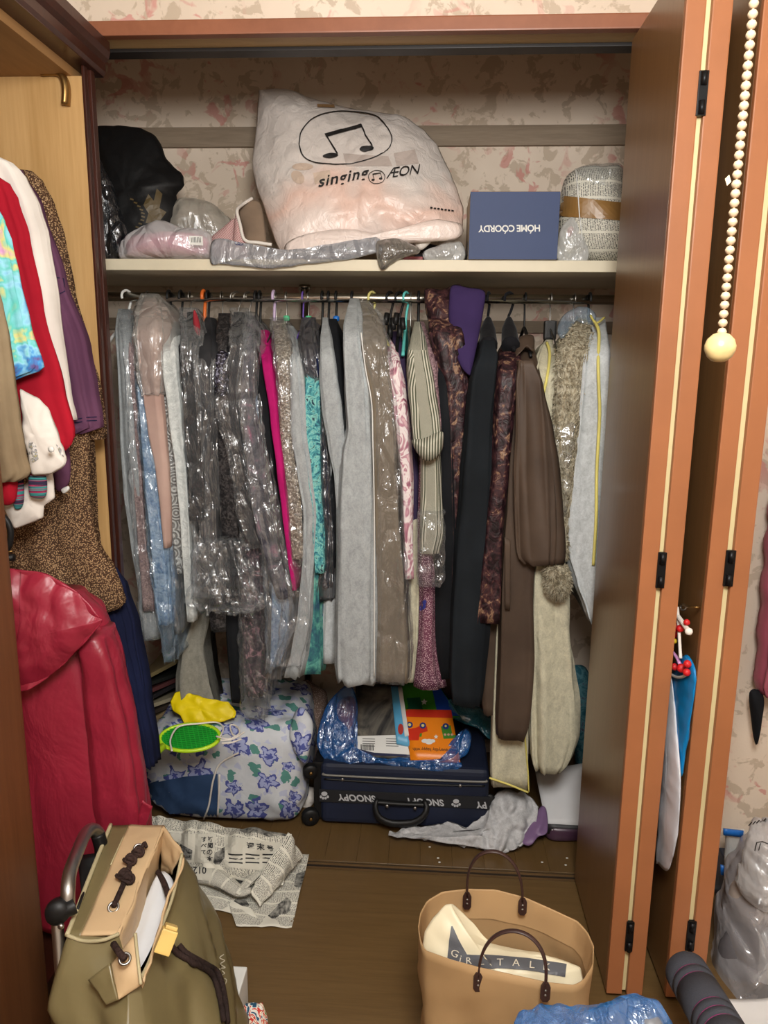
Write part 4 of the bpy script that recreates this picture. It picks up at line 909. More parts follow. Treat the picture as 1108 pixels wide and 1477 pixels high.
tube('zip_tape', [at(a, b_, c) for a, b_, c in zp], .0042, m_yellowtape, wz, 6, 50)
tube('collar_binding', [at(852, 455, 2.0), at(860, 466, 1.97), at(872, 458, 2.0)], .003, m_yellowtape, wz, 6, 14)

# lower hems that show below the row
gar('clear_bag_hem', 'large clear plastic cover crumpled over dark clothes, hanging widest on the left', 'garment cover', [(755, 290, 330), (775, 284, 345), (800, 280, 352), (840, 276, 368), (870, 270, 384), (884, 285, 360)], m_film, None, None, part='plastic_cover', yf=1.85, yr=.22, seed=60, sh=30, crum=.024, fold=.014, ff=4, ns=80, nr=80, cs=20, hem=.03)
gar('long_frosted_cover', 'frosted long cover flaring out above the yellow paper', 'garment cover', [(690, 285, 300), (800, 284, 306), (880, 288, 310), (920, 274, 304), (960, 268, 312), (1000, 268, 322), (1030, 272, 330)], nonwoven('frosted_grey', (152, 150, 140)), None, None, yf=1.985, yr=.15, seed=61, sh=60, fold=.012, ff=3)
gar('black_trousers', 'black trousers hanging behind the frosted long cover', 'trousers', [(700, 318, 340), (800, 320, 345), (900, 326, 346), (1012, 334, 350)], m_blackc, yf=1.92, yr=.2, seed=62)
gar('dark_print_dress', 'dark rose print dress in film hanging low', 'dress', [(700, 345, 372), (820, 346, 380), (900, 348, 380), (970, 352, 382), (1004, 356, 378)], blotch('dark_rose_print', [(.4, (34, 28, 34)), (.55, (70, 52, 60)), (.66, (150, 110, 116))], 40, 1.5), m_film, [(690, 340, 376), (860, 344, 386), (960, 346, 388), (1020, 348, 386), (1034, 356, 380)], yf=1.91, yr=.2, seed=63)
gar('dark_lace_skirt', 'black lace skirt between the black trousers and sequin jacket', 'skirt', [(640, 300, 340), (780, 296, 350), (880, 300, 352), (910, 304, 340)], m_blacklace, yf=1.93, yr=.24, seed=64)
gar('blue_cover_tail', 'thin grey film cover hanging between pink knit and satin dress', 'garment cover', [(600, 238, 246), (740, 238, 250), (840, 246, 262), (900, 252, 264), (912, 254, 262)], m_film_grey, None, None, part='plastic_cover', yf=1.88, yr=.2, seed=65)
gar('cream_long_dress', 'cream long dress glimpsed right of the quilted coat', 'dress', [(700, 592, 606), (850, 590, 606), (940, 590, 602), (982, 586, 600)], m_nonwoven_cream, yf=1.92, yr=.2, seed=66)
gar('brown_long_coat', 'dark brown coat hanging low behind the trench coat', 'coat', [(700, 700, 722), (880, 696, 722), (1000, 694, 720), (1030, 698, 716)], m_brown, yf=1.93, yr=.22, seed=67)

# ------------------------------------------------------------------ things on the closet shelf
SZ = 1.5945
G_S = None
t = NT('white_bag_plastic')
hh = t.noise(t.map(t.obj, (1, 1, .8)), 26, 4, .6, 1.0)
sz_ = t.n('SeparateXYZ', Vector=t.obj)
pk = t.math('ADD', t.math('MULTIPLY', t.noise(t.map(t.obj, (1, 1, 1), (2, 0, 5)), 6, 2, .5, .4), .6), t.math('MULTIPLY', t.math('SUBTRACT', 1.86, sz_.outputs[2]), 2.2))
m_bagplastic = t.done(t.bsdf(t.ramp(pk, [(.36, lin((214, 206, 200))), (.52, lin((226, 194, 180))), (.72, lin((230, 214, 206)))]), .34, 0, t.bump(hh, .45, .012), .5))
bag = thing('shopping_bag', 'big white and pink plastic shopping bag with a music note, tilted on the shelf', 'bag', at(520, 372, 2.12))
ol = [(374, 131), (395, 127), (422, 130), (445, 140), (480, 150), (520, 158), (560, 163), (585, 168), (612, 186), (630, 208), (645, 238), (660, 275), (669, 300), (668, 328), (660, 344), (630, 347), (580, 350), (530, 356), (470, 366), (420, 374), (408, 371), (398, 348), (388, 320), (372, 275), (364, 240), (368, 190)]
bagb = cushion('bag_body', ol, m_bagplastic, 2.30, 2.10, .09, .08, bag, 20, 150, .0055, 13, 3, p=3.2, q=.8, ridge=1.3, sharp=True)
cushion('folded_corner', [(412, 352), (440, 338), (500, 330), (560, 338), (620, 318), (664, 322), (660, 344), (600, 350), (520, 357), (450, 362), (415, 372)], m_bagplastic, 2.05, 2.045, .02, .02, bag, 7, 60, .006, 16, 5)
def bgp(name, g, mat=m_print_black, off_=.004): return print_on(name, bagb, g[0], g[1], mat, (0, 0), (1, 0), (0, 1), bag, off_, 6)
ring = [(432, 212), (436, 190), (452, 172), (480, 163), (510, 163), (540, 168), (553, 178), (564, 196), (562, 213), (548, 224), (520, 234), (490, 238), (455, 235), (438, 226), (432, 212)]
bgp('logo_ring', strip2d(catmull(ring, 70), 1.6))
bgp('music_note', merge2d(poly2d([(469, 194), (521, 180), (522, 185), (471, 199)]), strip2d([(470, 194), (478, 208), (487, 223)], 2.0), strip2d([(521, 181), (527, 196), (537, 212)], 2.0),
                          disc2d(477, 225.5, 11, 3.6, 24, -.06), disc2d(529, 215.5, 10.5, 4.2, 24, -.06)))
lettering('lettering', bagb, 'singing', m_print_black, (459, 271), (23.5, -4.6), (4.2, -23), bag, .018, 1.12, .0045)
bgp('logo_ring', ring2d(543.5, 256.5, 11.5, 9.5, .9)); bgp('music_note', merge2d(poly2d([(538, 252), (549, 250), (549, 251.6), (538, 253.6)]), strip2d([(538, 252), (540, 260)], .8), strip2d([(549, 250), (551, 258)], .8), disc2d(538.5, 260.5, 2.6, 1.4, 12), disc2d(549, 258.6, 2.6, 1.4, 12)))
lettering('lettering', bagb, '\u00c6ON', m_print_black, (557, 258.5), (19.5, -2.6), (4, -21), bag, .0, .92, .0045)
m_tint = plain('faint_print', (212, 190, 172), .5); m_tint2 = plain('faint_print_grey', (200, 186, 178), .5)
bgp('faint_print', merge2d(disc2d(430, 256, 11, 8, 20, .8), disc2d(437, 241, 15, 5), poly2d([(452, 250), (476, 246), (478, 262), (455, 266)])), m_tint, .002)
bgp('faint_print', merge2d(poly2d([(495, 222), (560, 226), (566, 240), (500, 240)]), poly2d([(568, 222), (598, 216), (604, 236), (572, 240)])), m_tint2, .002)
bgp('small_print', merge2d(*[strip2d([(620 + k * 5, 301 + k * .6), (623.4 + k * 5, 301.5 + k * .6)], 2.2) for k in range(7)]))
bgp('tape', poly2d([(457, 152), (482, 153), (483, 157), (458, 156)]), plain('brown_tape_piece', (160, 124, 84), .4))

bb = cushion('black_bag', [(138, 182), (168, 181), (203, 184), (222, 194), (232, 208), (240, 228), (252, 240), (264, 250), (266, 268), (254, 278), (258, 300), (250, 330), (244, 371), (200, 374), (160, 374), (140, 372)], plain('black_bag_plastic', (17, 17, 18), .55, 0, .3, 30, .5), 2.26, 2.17, .06, .06, None, 14, 90, .008, 12, 9, sharp=True)
tag(bb, 'large black plastic bag with faint gold print at the left end of the shelf', 'bag')
m_gold = plain('faint_gold_print', (92, 76, 44), .5)
V2, F2 = merge2d(poly2d([(207, 296), (214, 280), (222, 290), (226, 272), (234, 280), (230, 300), (240, 306), (228, 322), (210, 322), (214, 308)]), *[strip2d([(188 + 9 * math.sin(k * .33) * 1.8, 287 + k * 5), (193 + 9 * math.sin(k * .33) * 1.8, 288.5 + k * 5)], 2.2) for k in range(9)])
print_on('gold_print', bb, V2, F2, m_gold, (0, 0), (1, 0), (0, 1))
b2 = cushion('black_film_bag', [(140, 236), (152, 246), (162, 268), (172, 302), (181, 336), (178, 352), (172, 373), (140, 373)], film('black_film', (30, 32, 36), .95, .2, 20, .9), 2.12, 2.10, .03, .03, None, 10, 50, .010, 16, 10); tag(b2, 'glossy black crumpled plastic beside the wardrobe frame, on the shelf', 'plastic')
pkg = thing('pink_package', 'flat pink package in thin white plastic lying on the shelf', 'package', at(240, 374, 2.08))
pkc = cushion('pink_core', [(182, 362), (182, 348), (200, 338), (240, 334), (280, 336), (300, 344), (300, 360), (296, 368), (240, 370), (190, 370)], cloth('pink_fabric', (232, 142, 168), (214, 120, 150)), 2.085, 2.085, .035, .05, pkg, 8, 50, .004)
pkb = cushion('plastic_wrap', [(173, 371), (174, 352), (188, 337), (212, 323), (232, 318), (262, 328), (298, 334), (306, 346), (305, 362), (303, 373), (240, 374), (190, 374)], film('white_wrap', (232, 230, 232), .6, .3, 18, .6), 2.08, 2.07, .06, .06, pkg, 12, 80, .008, 14, 11)
print_on('barcode_label', pkb, *poly2d([(272, 340), (292, 341), (293, 354), (274, 353)]), m_print_white, (0, 0), (1, 0), (0, 1), pkg)
print_on('barcode', pkb, *merge2d(*[strip2d([(276 + k * 2.1, 342.5), (276.6 + k * 2.1, 349.5)], .8) for k in range(7)]), m_print_black, (0, 0), (1, 0), (0, 1), pkg, .0024)
tb = cushion('clear_bag', [(232, 312), (240, 294), (258, 287), (285, 287), (308, 295), (324, 308), (334, 322), (336, 372), (236, 372)], film('hazy_film', (190, 184, 172), .62, .28, 16, .6), 2.24, 2.24, .07, .05, None, 12, 70, .010, 12, 12); tag(tb, 'hazy translucent plastic bag behind the pink package', 'bag')
t = NT('pink_pinstripe'); sp = t.n('SeparateXYZ', Vector=t.obj)
w = t.math('SINE', t.math('MULTIPLY', t.math('ADD', sp.outputs[0], t.math('MULTIPLY', sp.outputs[2], 1.6)), 900))
m_pinkstripe = t.done(t.bsdf(t.mix(t.math('GREATER_THAN', w, 0), lin((214, 190, 184)), lin((168, 104, 108))), .85))
tt = thing('striped_tote', 'pink pinstriped cloth tote with white binding left of the big shopping bag', 'tote', at(350, 372, 2.16))
cushion('side_panel', [(305, 344), (322, 328), (338, 315), (341, 330), (342, 372), (308, 372)], m_pinkstripe, 2.17, 2.17, .02, .02, tt, 8, 40, .003)
cushion('front_panel', [(341, 304), (348, 320), (354, 345), (358, 372), (338, 372), (338, 330)], m_pinkstripe, 2.13, 2.12, .012, .01, tt, 6, 40, .002)
cushion('lining', [(344, 300), (362, 288), (378, 300), (384, 372), (356, 372), (352, 335)], cloth('beige_lining', (150, 128, 108)), 2.18, 2.17, .01, .02, tt, 6, 40, .002)
tube('white_binding', [at(a, b_, c) for a, b_, c in ((364, 286, 2.18), (350, 295, 2.16), (342, 304, 2.125), (346, 322, 2.118), (353, 346, 2.112), (372, 350, 2.112), (392, 353, 2.12))], .0045, m_whitecloth, tt, 8, 40)
fs = cushion('grey_film_sheet', [(304, 352), (314, 344), (332, 350), (372, 358), (430, 360), (490, 354), (540, 342), (552, 350), (556, 360), (530, 368), (490, 376), (440, 381), (390, 387), (352, 384), (320, 380), (305, 378)], film('steel_film', (176, 178, 184), .75, .2, 22, .7), 2.01, 1.985, .022, .02, None, 12, 110, .007, 18, 14); tag(fs, 'grey plastic film lying under the big shopping bag and over the shelf edge', 'plastic')
print_on('blue_mark', fs, *merge2d(ring2d(343, 351, 3.4, 2.4, .9, 14), ring2d(347, 351.5, 3.4, 2.4, .9, 14)), plain('navy_print', (50, 60, 110), .5), (0, 0), (1, 0), (0, 1))
nb = cushion('navy_cloth', [(476, 358), (500, 349), (540, 342), (555, 344), (552, 352), (515, 360), (484, 364)], cloth('navy_blue_cloth', (52, 62, 118), (38, 46, 92)), 2.05, 2.05, .02, .03, None, 6, 40, .003, 20, 15); tag(nb, 'small navy cloth peeking out below the shopping bag', 'cloth')
sp_ = cushion('silver_pouch', [(541, 352), (556, 344), (582, 345), (604, 358), (602, 366), (582, 372), (564, 381), (552, 389), (546, 380)], film('smoke_film', (130, 124, 116), .8, .18, 22, .8), 2.0, 1.985, .03, .02, None, 9, 50, .008, 18, 16); tag(sp_, 'shiny grey brown plastic pouch on the shelf edge under the bag corner', 'pouch')
rp = box('red_case', (at(582, 372, 2.06).x, 2.05, SZ), (at(610, 372, 2.06).x, 2.09, SZ + .014), plain('dull_red', (132, 40, 44), .5), None, .003); tag(rp, 'small dull red case on the shelf right of the grey pouch', 'case')
dk = cushion('dark_cloth', [(600, 366), (616, 352), (640, 356), (668, 364), (672, 378), (604, 378)], cloth('black_speckled', (46, 44, 46), (26, 25, 27)), 2.14, 2.12, .03, .03, None, 8, 40, .005, 20, 17); tag(dk, 'dark crumpled cloth between the red case and the navy box', 'cloth')
cl = cushion('cream_pouch', [(596, 346), (622, 346), (612, 358), (604, 360)], m_whitecloth, 2.07, 2.07, .012, .02, None, 6, 30, .002); tag(cl, 'tiny cream pouch corner under the right of the shopping bag', 'pouch')
tk = cushion('crumpled_clear_wrap', [(610, 364), (632, 354), (652, 346), (668, 352), (668, 377), (616, 377)], m_film_white, 2.09, 2.08, .02, .02, None, 8, 40, .008, 24, 18); tag(tk, 'crumpled clear wrap against the left of the navy box', 'plastic')

# navy box
yb = 1.992; L, R_ = at(676, 378, yb).x, at(803, 378, yb).x; ZT = at(745, 276, yb).z
nbx = thing('cardboard_box', 'navy fronted cardboard box with upside-down white lettering on the shelf', 'box', ((L + R_) / 2, yb + .1, SZ))
box('box_body', (L, yb + .0015, SZ), (R_, yb + .20, ZT - .004), plain('box_cream', (196, 184, 160), .7), nbx, .0015)
fp = box('front_panel', (L - .0005, yb, SZ), (R_ + .0005, yb + .0012, ZT - .001), plain('box_navy', (48, 66, 108), .6, var=.05), nbx, .0004, segs=1)
box('top_flap', (L, yb + .002, ZT - .0038), (R_, yb + .10, ZT), plain('box_brown_edge', (110, 84, 60), .7), nbx, .0008)
box('top_flap', (L, yb + .102, ZT - .0038), (R_, yb + .20, ZT - .001), plain('box_cardboard', (160, 128, 90), .7), nbx, .0008)
lettering('lettering', fp, 'H\u00d3ME C\u00d3ORDY', m_print_white, (779.5, 324.5), (-12.6, .15), (.3, 13.6), nbx, .022, .93)
patch('side_label', [Vector((L - .0012, yb + .05, SZ + .05)), Vector((L - .0012, yb + .11, SZ + .05)), Vector((L - .0012, yb + .11, SZ + .015)), Vector((L - .0012, yb + .05, SZ + .015))], plain('label_grey', (90, 86, 84), .6), nbx, 2, 2, .0008)

npb = thing('newspaper_bundle', 'newspaper wrapped bundle with brown tape and white string at the right end of the shelf', 'bundle', at(850, 378, 2.12))
m_news = newsprint('newsprint')
nbd = cushion('newspaper', [(806, 300), (812, 268), (822, 250), (842, 241), (868, 240), (896, 243), (905, 300), (902, 374), (850, 377), (808, 377), (804, 345)], m_news, 2.16, 2.12, .09, .07, npb, 14, 90, .008, 9, 20, p=2.6)
m_ptape = plain('brown_packing_tape', (150, 112, 62), .35, 0, .5, 30, .1)
print_on('packing_tape', nbd, *strip2d([(806, 297), (840, 300), (870, 303), (903, 306)], [30, 29, 26, 26]), m_ptape, (0, 0), (1, 0), (0, 1), npb, .003)
tube('white_string', on_path([(831, 246), (834, 270), (836, 300), (839, 340), (843, 373)], nbd, .004), .0016, m_white, npb, 6)
cushion('clear_wrap', [(805, 345), (811, 325), (826, 312), (842, 318), (846, 345), (846, 377), (806, 377)], m_film_white, 2.075, 2.06, .02, .02, npb, 9, 50, .008, 18, 21)
print_on('red_print', nbd, *disc2d(823, 334, 4, 8, 14, .3), plain('red_print', (196, 60, 60), .6), (0, 0), (1, 0), (0, 1), npb, .0022)
cushion('plastic_wrap', [(808, 296), (813, 266), (824, 248), (842, 239), (868, 238), (897, 241), (905, 290), (905, 300), (840, 297)], m_film, 2.15, 2.13, .075, .06, npb, 10, 70, .008, 14, 22)

# ------------------------------------------------------------------ things on the closet floor
m_flower = flowers('blue_flowered_cotton', (204, 208, 214), (76, 84, 150), (158, 166, 206), (84, 136, 128), 11.0, r=.34, leafr=.21)
fbx0, fbx1 = at(204, 1150, 1.96).x, at(440, 1150, 1.96).x
fb = thing('flowered_bundle', 'large cloth bundle with blue flowers and a denim blue panel on the closet floor', 'bundle', ((fbx0 + fbx1) / 2, 2.1, 0))
def ftop(u, v):
    return 1.0 + .10 * math.exp(-((u - .97) / .12) ** 2) - .10 * sstep((.35 - u) / .35) - .04 * math.sin(v * 3)
fbb = lump('cloth_body', (fbx0, 1.925, .002), (fbx1, 2.30, .345), m_flower, fb, 4.5, .016, 7, 2, 90, 60, ftop, 1.0)
m_denim = cloth('denim_blue', (58, 82, 118), (44, 66, 100), wrinkle=.3)
print_on('denim_panel', fbb, *merge2d(strip2d([(228, 1153), (270, 1149), (315, 1148)], [52, 60, 66]), poly2d([(206, 1180), (214, 1130), (230, 1124), (230, 1180)])), m_denim, (0, 0), (1, 0), (0, 1), fb, .004, 9, True)
tube('panel_piping', on_path([(317, 1116), (316, 1150), (314, 1182)], fbb, .004, 16), .003, m_whitecloth, fb, 6)
tube('white_cord', on_path([(345, 1085), (318, 1100), (308, 1125), (302, 1160), (292, 1183)], fbb, .006, 30), .0028, m_whitecloth, fb, 6)
tube('knot_tie', [at(372, 1076, 1.97), at(384, 1056, 1.99), at(400, 1040, 2.02), at(420, 1026, 2.06)], [.008, .012, .014, .01], m_whitecloth, fb, 8, 20, flat=.5)
tube('knot_tie', [at(358, 1070, 1.98), at(374, 1048, 2.0), at(384, 1034, 2.03)], [.006, .009, .008], m_whitecloth, fb, 8, 14, flat=.5)
cushion('cloth_end', [(418, 1048), (428, 1026), (440, 1022), (452, 1046), (450, 1072), (440, 1100), (428, 1090), (420, 1070)], m_flower, 1.975, 1.93, .03, .03, fb, 9, 50, .010, 16, 3)

# racket
rk = thing('toy_racket', 'bright green toy racket with lime rim lying on the flowered bundle', 'racket', onz(275, 1068, .37))
pl = [onz(px, py, lerp(.385, .355, (py - 1044) / 42)) for px, py in [(230 + 44 + 43 * math.cos(a) * 1.0 + 4 * math.sin(a), 1064 - 4 * math.cos(a) + 19 * math.sin(a)) for a in [2 * math.pi * k / 40 for k in range(40)]]]
m_lime = plain('lime_plastic', (190, 230, 40), .4); m_gr = plain('green_mesh', (30, 176, 50), .45)
tube('rim', pl, .0052, m_lime, rk, 8, closed=True)
cc = sum(pl, Vector()) / 40
V = [cc] + pl; add_mesh('mesh_bed', V + [p - Vector((0, 0, .0015)) for p in V], [(0, 1 + k, 1 + (k + 1) % 40) for k in range(40)] + [(41, 42 + (k + 1) % 40, 42 + k) for k in range(40)], plain('green_mesh_dark', (22, 140, 42), .5), rk)
V, Fc = [], []
for k in range(1, 20):
    for a, b_ in ((k, 40 - k), ((k + 10) % 40, (10 - k) % 40)):
        A_, B_ = pl[a] + Vector((0, 0, .002)), pl[b_] + Vector((0, 0, .002)); d = (B_ - A_)
        if d.length < .01: continue
        s_ = d.cross(Vector((0, 0, 1))).normalized() * .001; n0 = len(V); V += [A_ - s_, A_ + s_, B_ + s_, B_ - s_]; V += [q + Vector((0, 0, .0012)) for q in V[-4:]]
        Fc += [(n0 + 4, n0 + 5, n0 + 6, n0 + 7), (n0, n0 + 1, n0 + 5, n0 + 4), (n0 + 1, n0 + 2, n0 + 6, n0 + 5), (n0 + 2, n0 + 3, n0 + 7, n0 + 6), (n0 + 3, n0, n0 + 4, n0 + 7)]
o = add_mesh('strings', V, Fc, m_gr, rk, False); o['kind'] = 'stuff'
tube('handle', [onz(236, 1076, .366), onz(222, 1090, .36), onz(212, 1102, .355)], .009, m_lime, rk, 8)
cd = thing('cord_tangle', 'tangled white cord looped over the green racket', 'cord', onz(300, 1060, .38))
for pth in ([(248, 1083), (246, 1066), (258, 1048), (285, 1044), (312, 1042), (322, 1050), (318, 1062)], [(312, 1062), (330, 1066), (345, 1058), (342, 1048), (332, 1046), (336, 1060), (346, 1062)], [(318, 1068), (336, 1066), (352, 1056)], [(320, 1072), (334, 1071), (348, 1066)]):
    tube('cord_strand', [onz(a, b_, .392) for a, b_ in pth], .0024, m_whitecloth, cd, 6, 40)

yp = cushion('yellow_paper', [(245, 1012), (252, 998), (265, 996), (292, 1006), (330, 1012), (342, 1026), (340, 1034), (318, 1042), (290, 1044), (268, 1046), (262, 1032), (250, 1026)], plain('bright_yellow_paper', (240, 214, 10), .5, 0, .3, 30, .2, .06), 1.985, 1.935, .006, .008, None, 10, 70, .010, 12, 5, sharp=True); tag(yp, 'bright yellow crumpled paper behind the green racket', 'paper')
gc_ = patch('grey_cardboard', [at(214, 1030, 2.2), at(300, 1030, 2.2), at(330, 1058, 2.05), at(220, 1062, 2.05)], plain('grey_cardboard', (150, 140, 124), .8), None, 8, 8, .006, .004, 9, 3); tag(gc_, 'grey cardboard sheet beneath the yellow paper', 'cardboard')
stk = [((150, 128, 92), 'tan envelope at the bottom of the tilted paper pile', 0), ((60, 48, 40), 'dark brown magazine low in the tilted paper pile', 1), ((180, 168, 140), 'cream booklet in the tilted paper pile', 2), ((40, 36, 40), 'black magazine in the middle of the tilted paper pile', 3), ((110, 60, 60), 'dull red booklet in the tilted paper pile', 4), ((36, 38, 34), 'charcoal folder near the top of the tilted paper pile', 5), ((150, 132, 90), 'rolled tan paper on top of the tilted paper pile', 6)]
for col, lb, i in stk:
    c = at(240 + (i % 3) * 3, 1016 - i * 10.5, 2.26); ww = .075 + .012 * ((i * 37) % 3)
    o = box('magazine', (c.x - ww, 2.16, c.z - .006), (c.x + ww, 2.40, c.z + .006), plain('paper_tone', col, .6), None, .001, segs=1)
    # tilt about its own middle
    M_ = Matrix.Translation((c.x, 2.28, c.z)) @ Matrix.Rotation(math.radians(-30 + (i % 3) * 4), 4, 'Y') @ Matrix.Translation((-c.x, -2.28, -c.z)); o.data.transform(M_); tag(o, lb, 'papers', 'tilted pile of papers')
fz = cushion('speckled_blanket', [(436, 985), (458, 990), (472, 1006), (468, 1050), (462, 1100), (446, 1104), (438, 1060)], dots('speckled_fleece', (116, 96, 86), (176, 156, 146), 260, .34), 2.30, 2.25, .05, .05, None, 9, 50, .010, 16, 6); tag(fz, 'speckled brown fleece behind the chrome pole', 'blanket')
rs = cushion('red_striped_cloth', [(388, 996), (424, 992), (430, 1008), (424, 1020), (392, 1022)], stripes('red_stripe', (150, 118, 104), (128, 52, 54), 120, 0), 2.26, 2.24, .03, .04, None, 7, 40, .006, 16, 7); tag(rs, 'red striped cloth behind the flowered bundle', 'cloth')
wc2 = cushion('white_cloth', [(366, 1034), (388, 1024), (414, 1012), (428, 1010), (432, 1022), (420, 1036), (392, 1046), (372, 1048)], m_whitecloth, 2.14, 2.08, .03, .03, None, 8, 50, .010, 16, 8); tag(wc2, 'white crumpled cloth on top of the flowered bundle', 'cloth')
wr2 = cushion('white_paper_roll', [(430, 1164), (434, 1146), (446, 1134), (456, 1136), (456, 1152), (444, 1170)], m_whitecloth, 2.10, 2.08, .02, .02, None, 8, 40, .010, 24, 9, sharp=True); tag(wr2, 'white crumpled paper between flowered bundle and suitcase wheel', 'paper')
bt = cushion('brown_blanket', [(560, 960), (640, 955), (700, 960), (760, 980), (770, 1060), (700, 1066), (640, 1040), (580, 1010)], cloth('dusty_brown', (96, 78, 70), (76, 60, 56)), 2.38, 2.36, .05, .05, None, 8, 60, .012, 9, 10); tag(bt, 'dusty brown blanket stuffed behind the suitcase', 'blanket')

# suitcase
yS = 1.975; SL, SR = at(462, 1160, yS).x, at(705, 1160, yS).x; SH = at(580, 1107, yS).z
m_navys = cloth('suitcase_navy', (25, 33, 56), (18, 25, 44), weave=700, wrinkle=.08, rough=.6, spec=.4)
sc_ = thing('suitcase', 'navy fabric suitcase lying flat with printed black strap and handle', 'suitcase', ((SL + SR) / 2, 2.16, 0))
sbody = box('shell', (SL, yS, .012), (SR, 2.36, SH), m_navys, sc_, .028, segs=5)
def sx(px): return at(px, 1150, yS - .004).x
tube('piping', [(SL + .012, yS - .002, SH - .028), (SL + .03, yS - .004, SH - .032), ((SL + SR) / 2, yS - .004, SH - .033), (SR - .03, yS - .004, SH - .032), (SR - .012, yS - .002, SH - .028)], .0032, plain('grey_piping', (120, 118, 112), .4), sc_, 8, 30)
tube('zipper', [(SL + .012, yS - .001, SH - .046), ((SL + SR) / 2, yS - .002, SH - .05), (SR - .012, yS - .001, SH - .046)], .003, m_black, sc_, 8, 24)
zc = at(580, 1152, yS).z
strap = box('strap', (SL - .003, yS - .0045, zc - .019), (SR + .003, yS + .002, zc + .019), plain('strap_black', (24, 25, 30), .7), sc_, .001)
m_silver = plain('silver_print', (186, 188, 192), .5, var=0)
sl = .0  # the strap runs level on the case; its slope in view comes from the camera
def sy(px): return lerp(1143.5, 1157, (px - 465) / 235)
for px0, w_, txt in ((541, 55, 'SNOOPY'), (639, 52, 'SNOOPY'), (701, 18.5, 'PY')):
    s_ = 13.4
    lettering('lettering', strap, txt, m_silver, (px0, sy(px0) + 0.0), (-s_, -.5 * s_ / 10), (s_ * .26, s_ * .98), sc_, .03, 1.02, .0008)
for px0 in (468, 658):
    y0 = sy(px0) + 2
    g = merge2d(disc2d(px0, y0 - 1, 4.4, 3.2, 14), *[disc2d(px0 + dx, y0 + dy, 1.7, 2.0, 10) for dx, dy in ((-5, 3.4), (-1.8, 5.4), (1.8, 5.4), (5, 3.4))])
    print_on('paw_print', strap, *g, m_silver, (0, 0), (1, 0), (0, 1), sc_, .0008)
hp = [at(px, py, y) for px, py, y in ((545, 1152, yS - .008), (541, 1162, yS - .02), (546, 1178, yS - .03), (562, 1187, yS - .034), (580, 1188, yS - .035), (598, 1186, yS - .034), (612, 1176, yS - .03), (616, 1163, yS - .02), (611, 1154, yS - .008))]
tube('handle', hp, [.007, .008, .0095, .011, .011, .011, .0095, .008, .007], m_black, sc_, 12, flat=.8)
tube('handle_bar', [at(541, 1156, yS - .010), at(578, 1159, yS - .012), at(616, 1160, yS - .010)], .009, m_black, sc_, 10, 12, flat=.7)
for px, py in ((494, 1124), (664, 1133), (559, 1157), (599, 1160)):
    p = at(px, py, yS); lathe('rivet', [(.0055, 0), (.005, .002), (.002, .0035)], (p.x, yS + (-.001 if py < 1140 else -.020), p.z), m_steel, sc_, 12, (0, -1, 0))
for (px, py, r_) in ((449, 1178, .026), (449, 1108, .022)):
    p = at(px, py, 2.0); h_ = lathe('wheel', [(r_ * .5, -.012), (r_ * .92, -.012), (r_, -.008), (r_, .008), (r_ * .92, .012), (r_ * .3, .012)], (p.x, 1.985, max(p.z, r_ + .001)), m_black, sc_, 24, (0.25, -1, 0))
    lathe('axle_cap', [(.006, 0), (.004, .003)], (p.x + .004, 1.971, max(p.z, r_)), m_brass, h_, 12, (.25, -1, 0))
box('wheel_housing', (SL - .022, 1.99, .02), (SL + .01, 2.06, .20), m_black, sc_, .006)
cushion('corner_strap', [(700, 1150), (712, 1146), (716, 1165), (712, 1188), (702, 1192)], m_black, 2.0, 1.99, .01, .01, sc_, 5, 30, .001)

# blue plastic bag and papers on the suitcase
TZ = SH
bp_ = thing('blue_plastic_bag', 'open blue plastic bag spread on the suitcase around magazines', 'bag', (at(560, 1090, 2.05).x, 2.05, TZ))
m_bluebag = film('blue_bag_film', (30, 110, 190), .62, .14, 24, .9)
cushion('bag_side', [(456, 1072), (462, 1040), (474, 1012), (490, 996), (506, 988), (514, 1006), (516, 1050), (520, 1086), (548, 1094), (566, 1102), (545, 1110), (520, 1116), (500, 1117), (480, 1104), (464, 1092)], m_bluebag, 2.13, 1.985, .025, .02, bp_, 12, 90, .012, 14, 31)
cushion('bag_rim', [(540, 1096), (590, 1098), (640, 1096), (662, 1084), (664, 1062), (672, 1050), (680, 1064), (676, 1086), (664, 1096), (668, 1106), (640, 1113), (600, 1108), (560, 1104)], m_bluebag, 2.06, 1.98, .02, .015, bp_, 10, 80, .010, 16, 32)
ob = cushion('orange_pouch', [(485, 1016), (494, 1006), (508, 1004), (514, 1012), (515, 1060), (512, 1080), (500, 1050), (488, 1034)], plain('orange_plastic_bag', (180, 106, 40), .35, 0, .5, 30, .5), 2.12, 2.08, .03, .03, None, 8, 40, .006, 18, 33); tag(ob, 'orange crinkled pouch inside the blue plastic bag', 'pouch')
def slab(name, px4, ys, mat, lb, cat, th=.012, parent=None, grp='printed papers on the suitcase'):
    o = patch(name, [at(a, b_, y) for (a, b_), y in zip(px4, ys)], mat, parent, 6, 6, th, .0, 5, 1)
    if lb: tag(o, lb, cat, grp)
    return o
m_photo = blotch('dark_photo_print', [(.35, (46, 46, 48)), (.5, (104, 100, 92)), (.65, (140, 134, 120))], 9, 1.2, rough=.35, bump=.05, stretch=(1, 1, .5))
mg = slab('photo_magazine', [(513, 988), (565, 986), (593, 1092), (513, 1090)], (2.2, 2.2, 2.01, 2.01), m_photo, 'grey photo magazine with white barcode band, left of the orange book', 'magazine', .02)
print_on('white_band', mg, *poly2d([(514, 1062), (584, 1060), (592, 1090), (514, 1084)]), m_print_white, (0, 0), (1, 0), (0, 1))
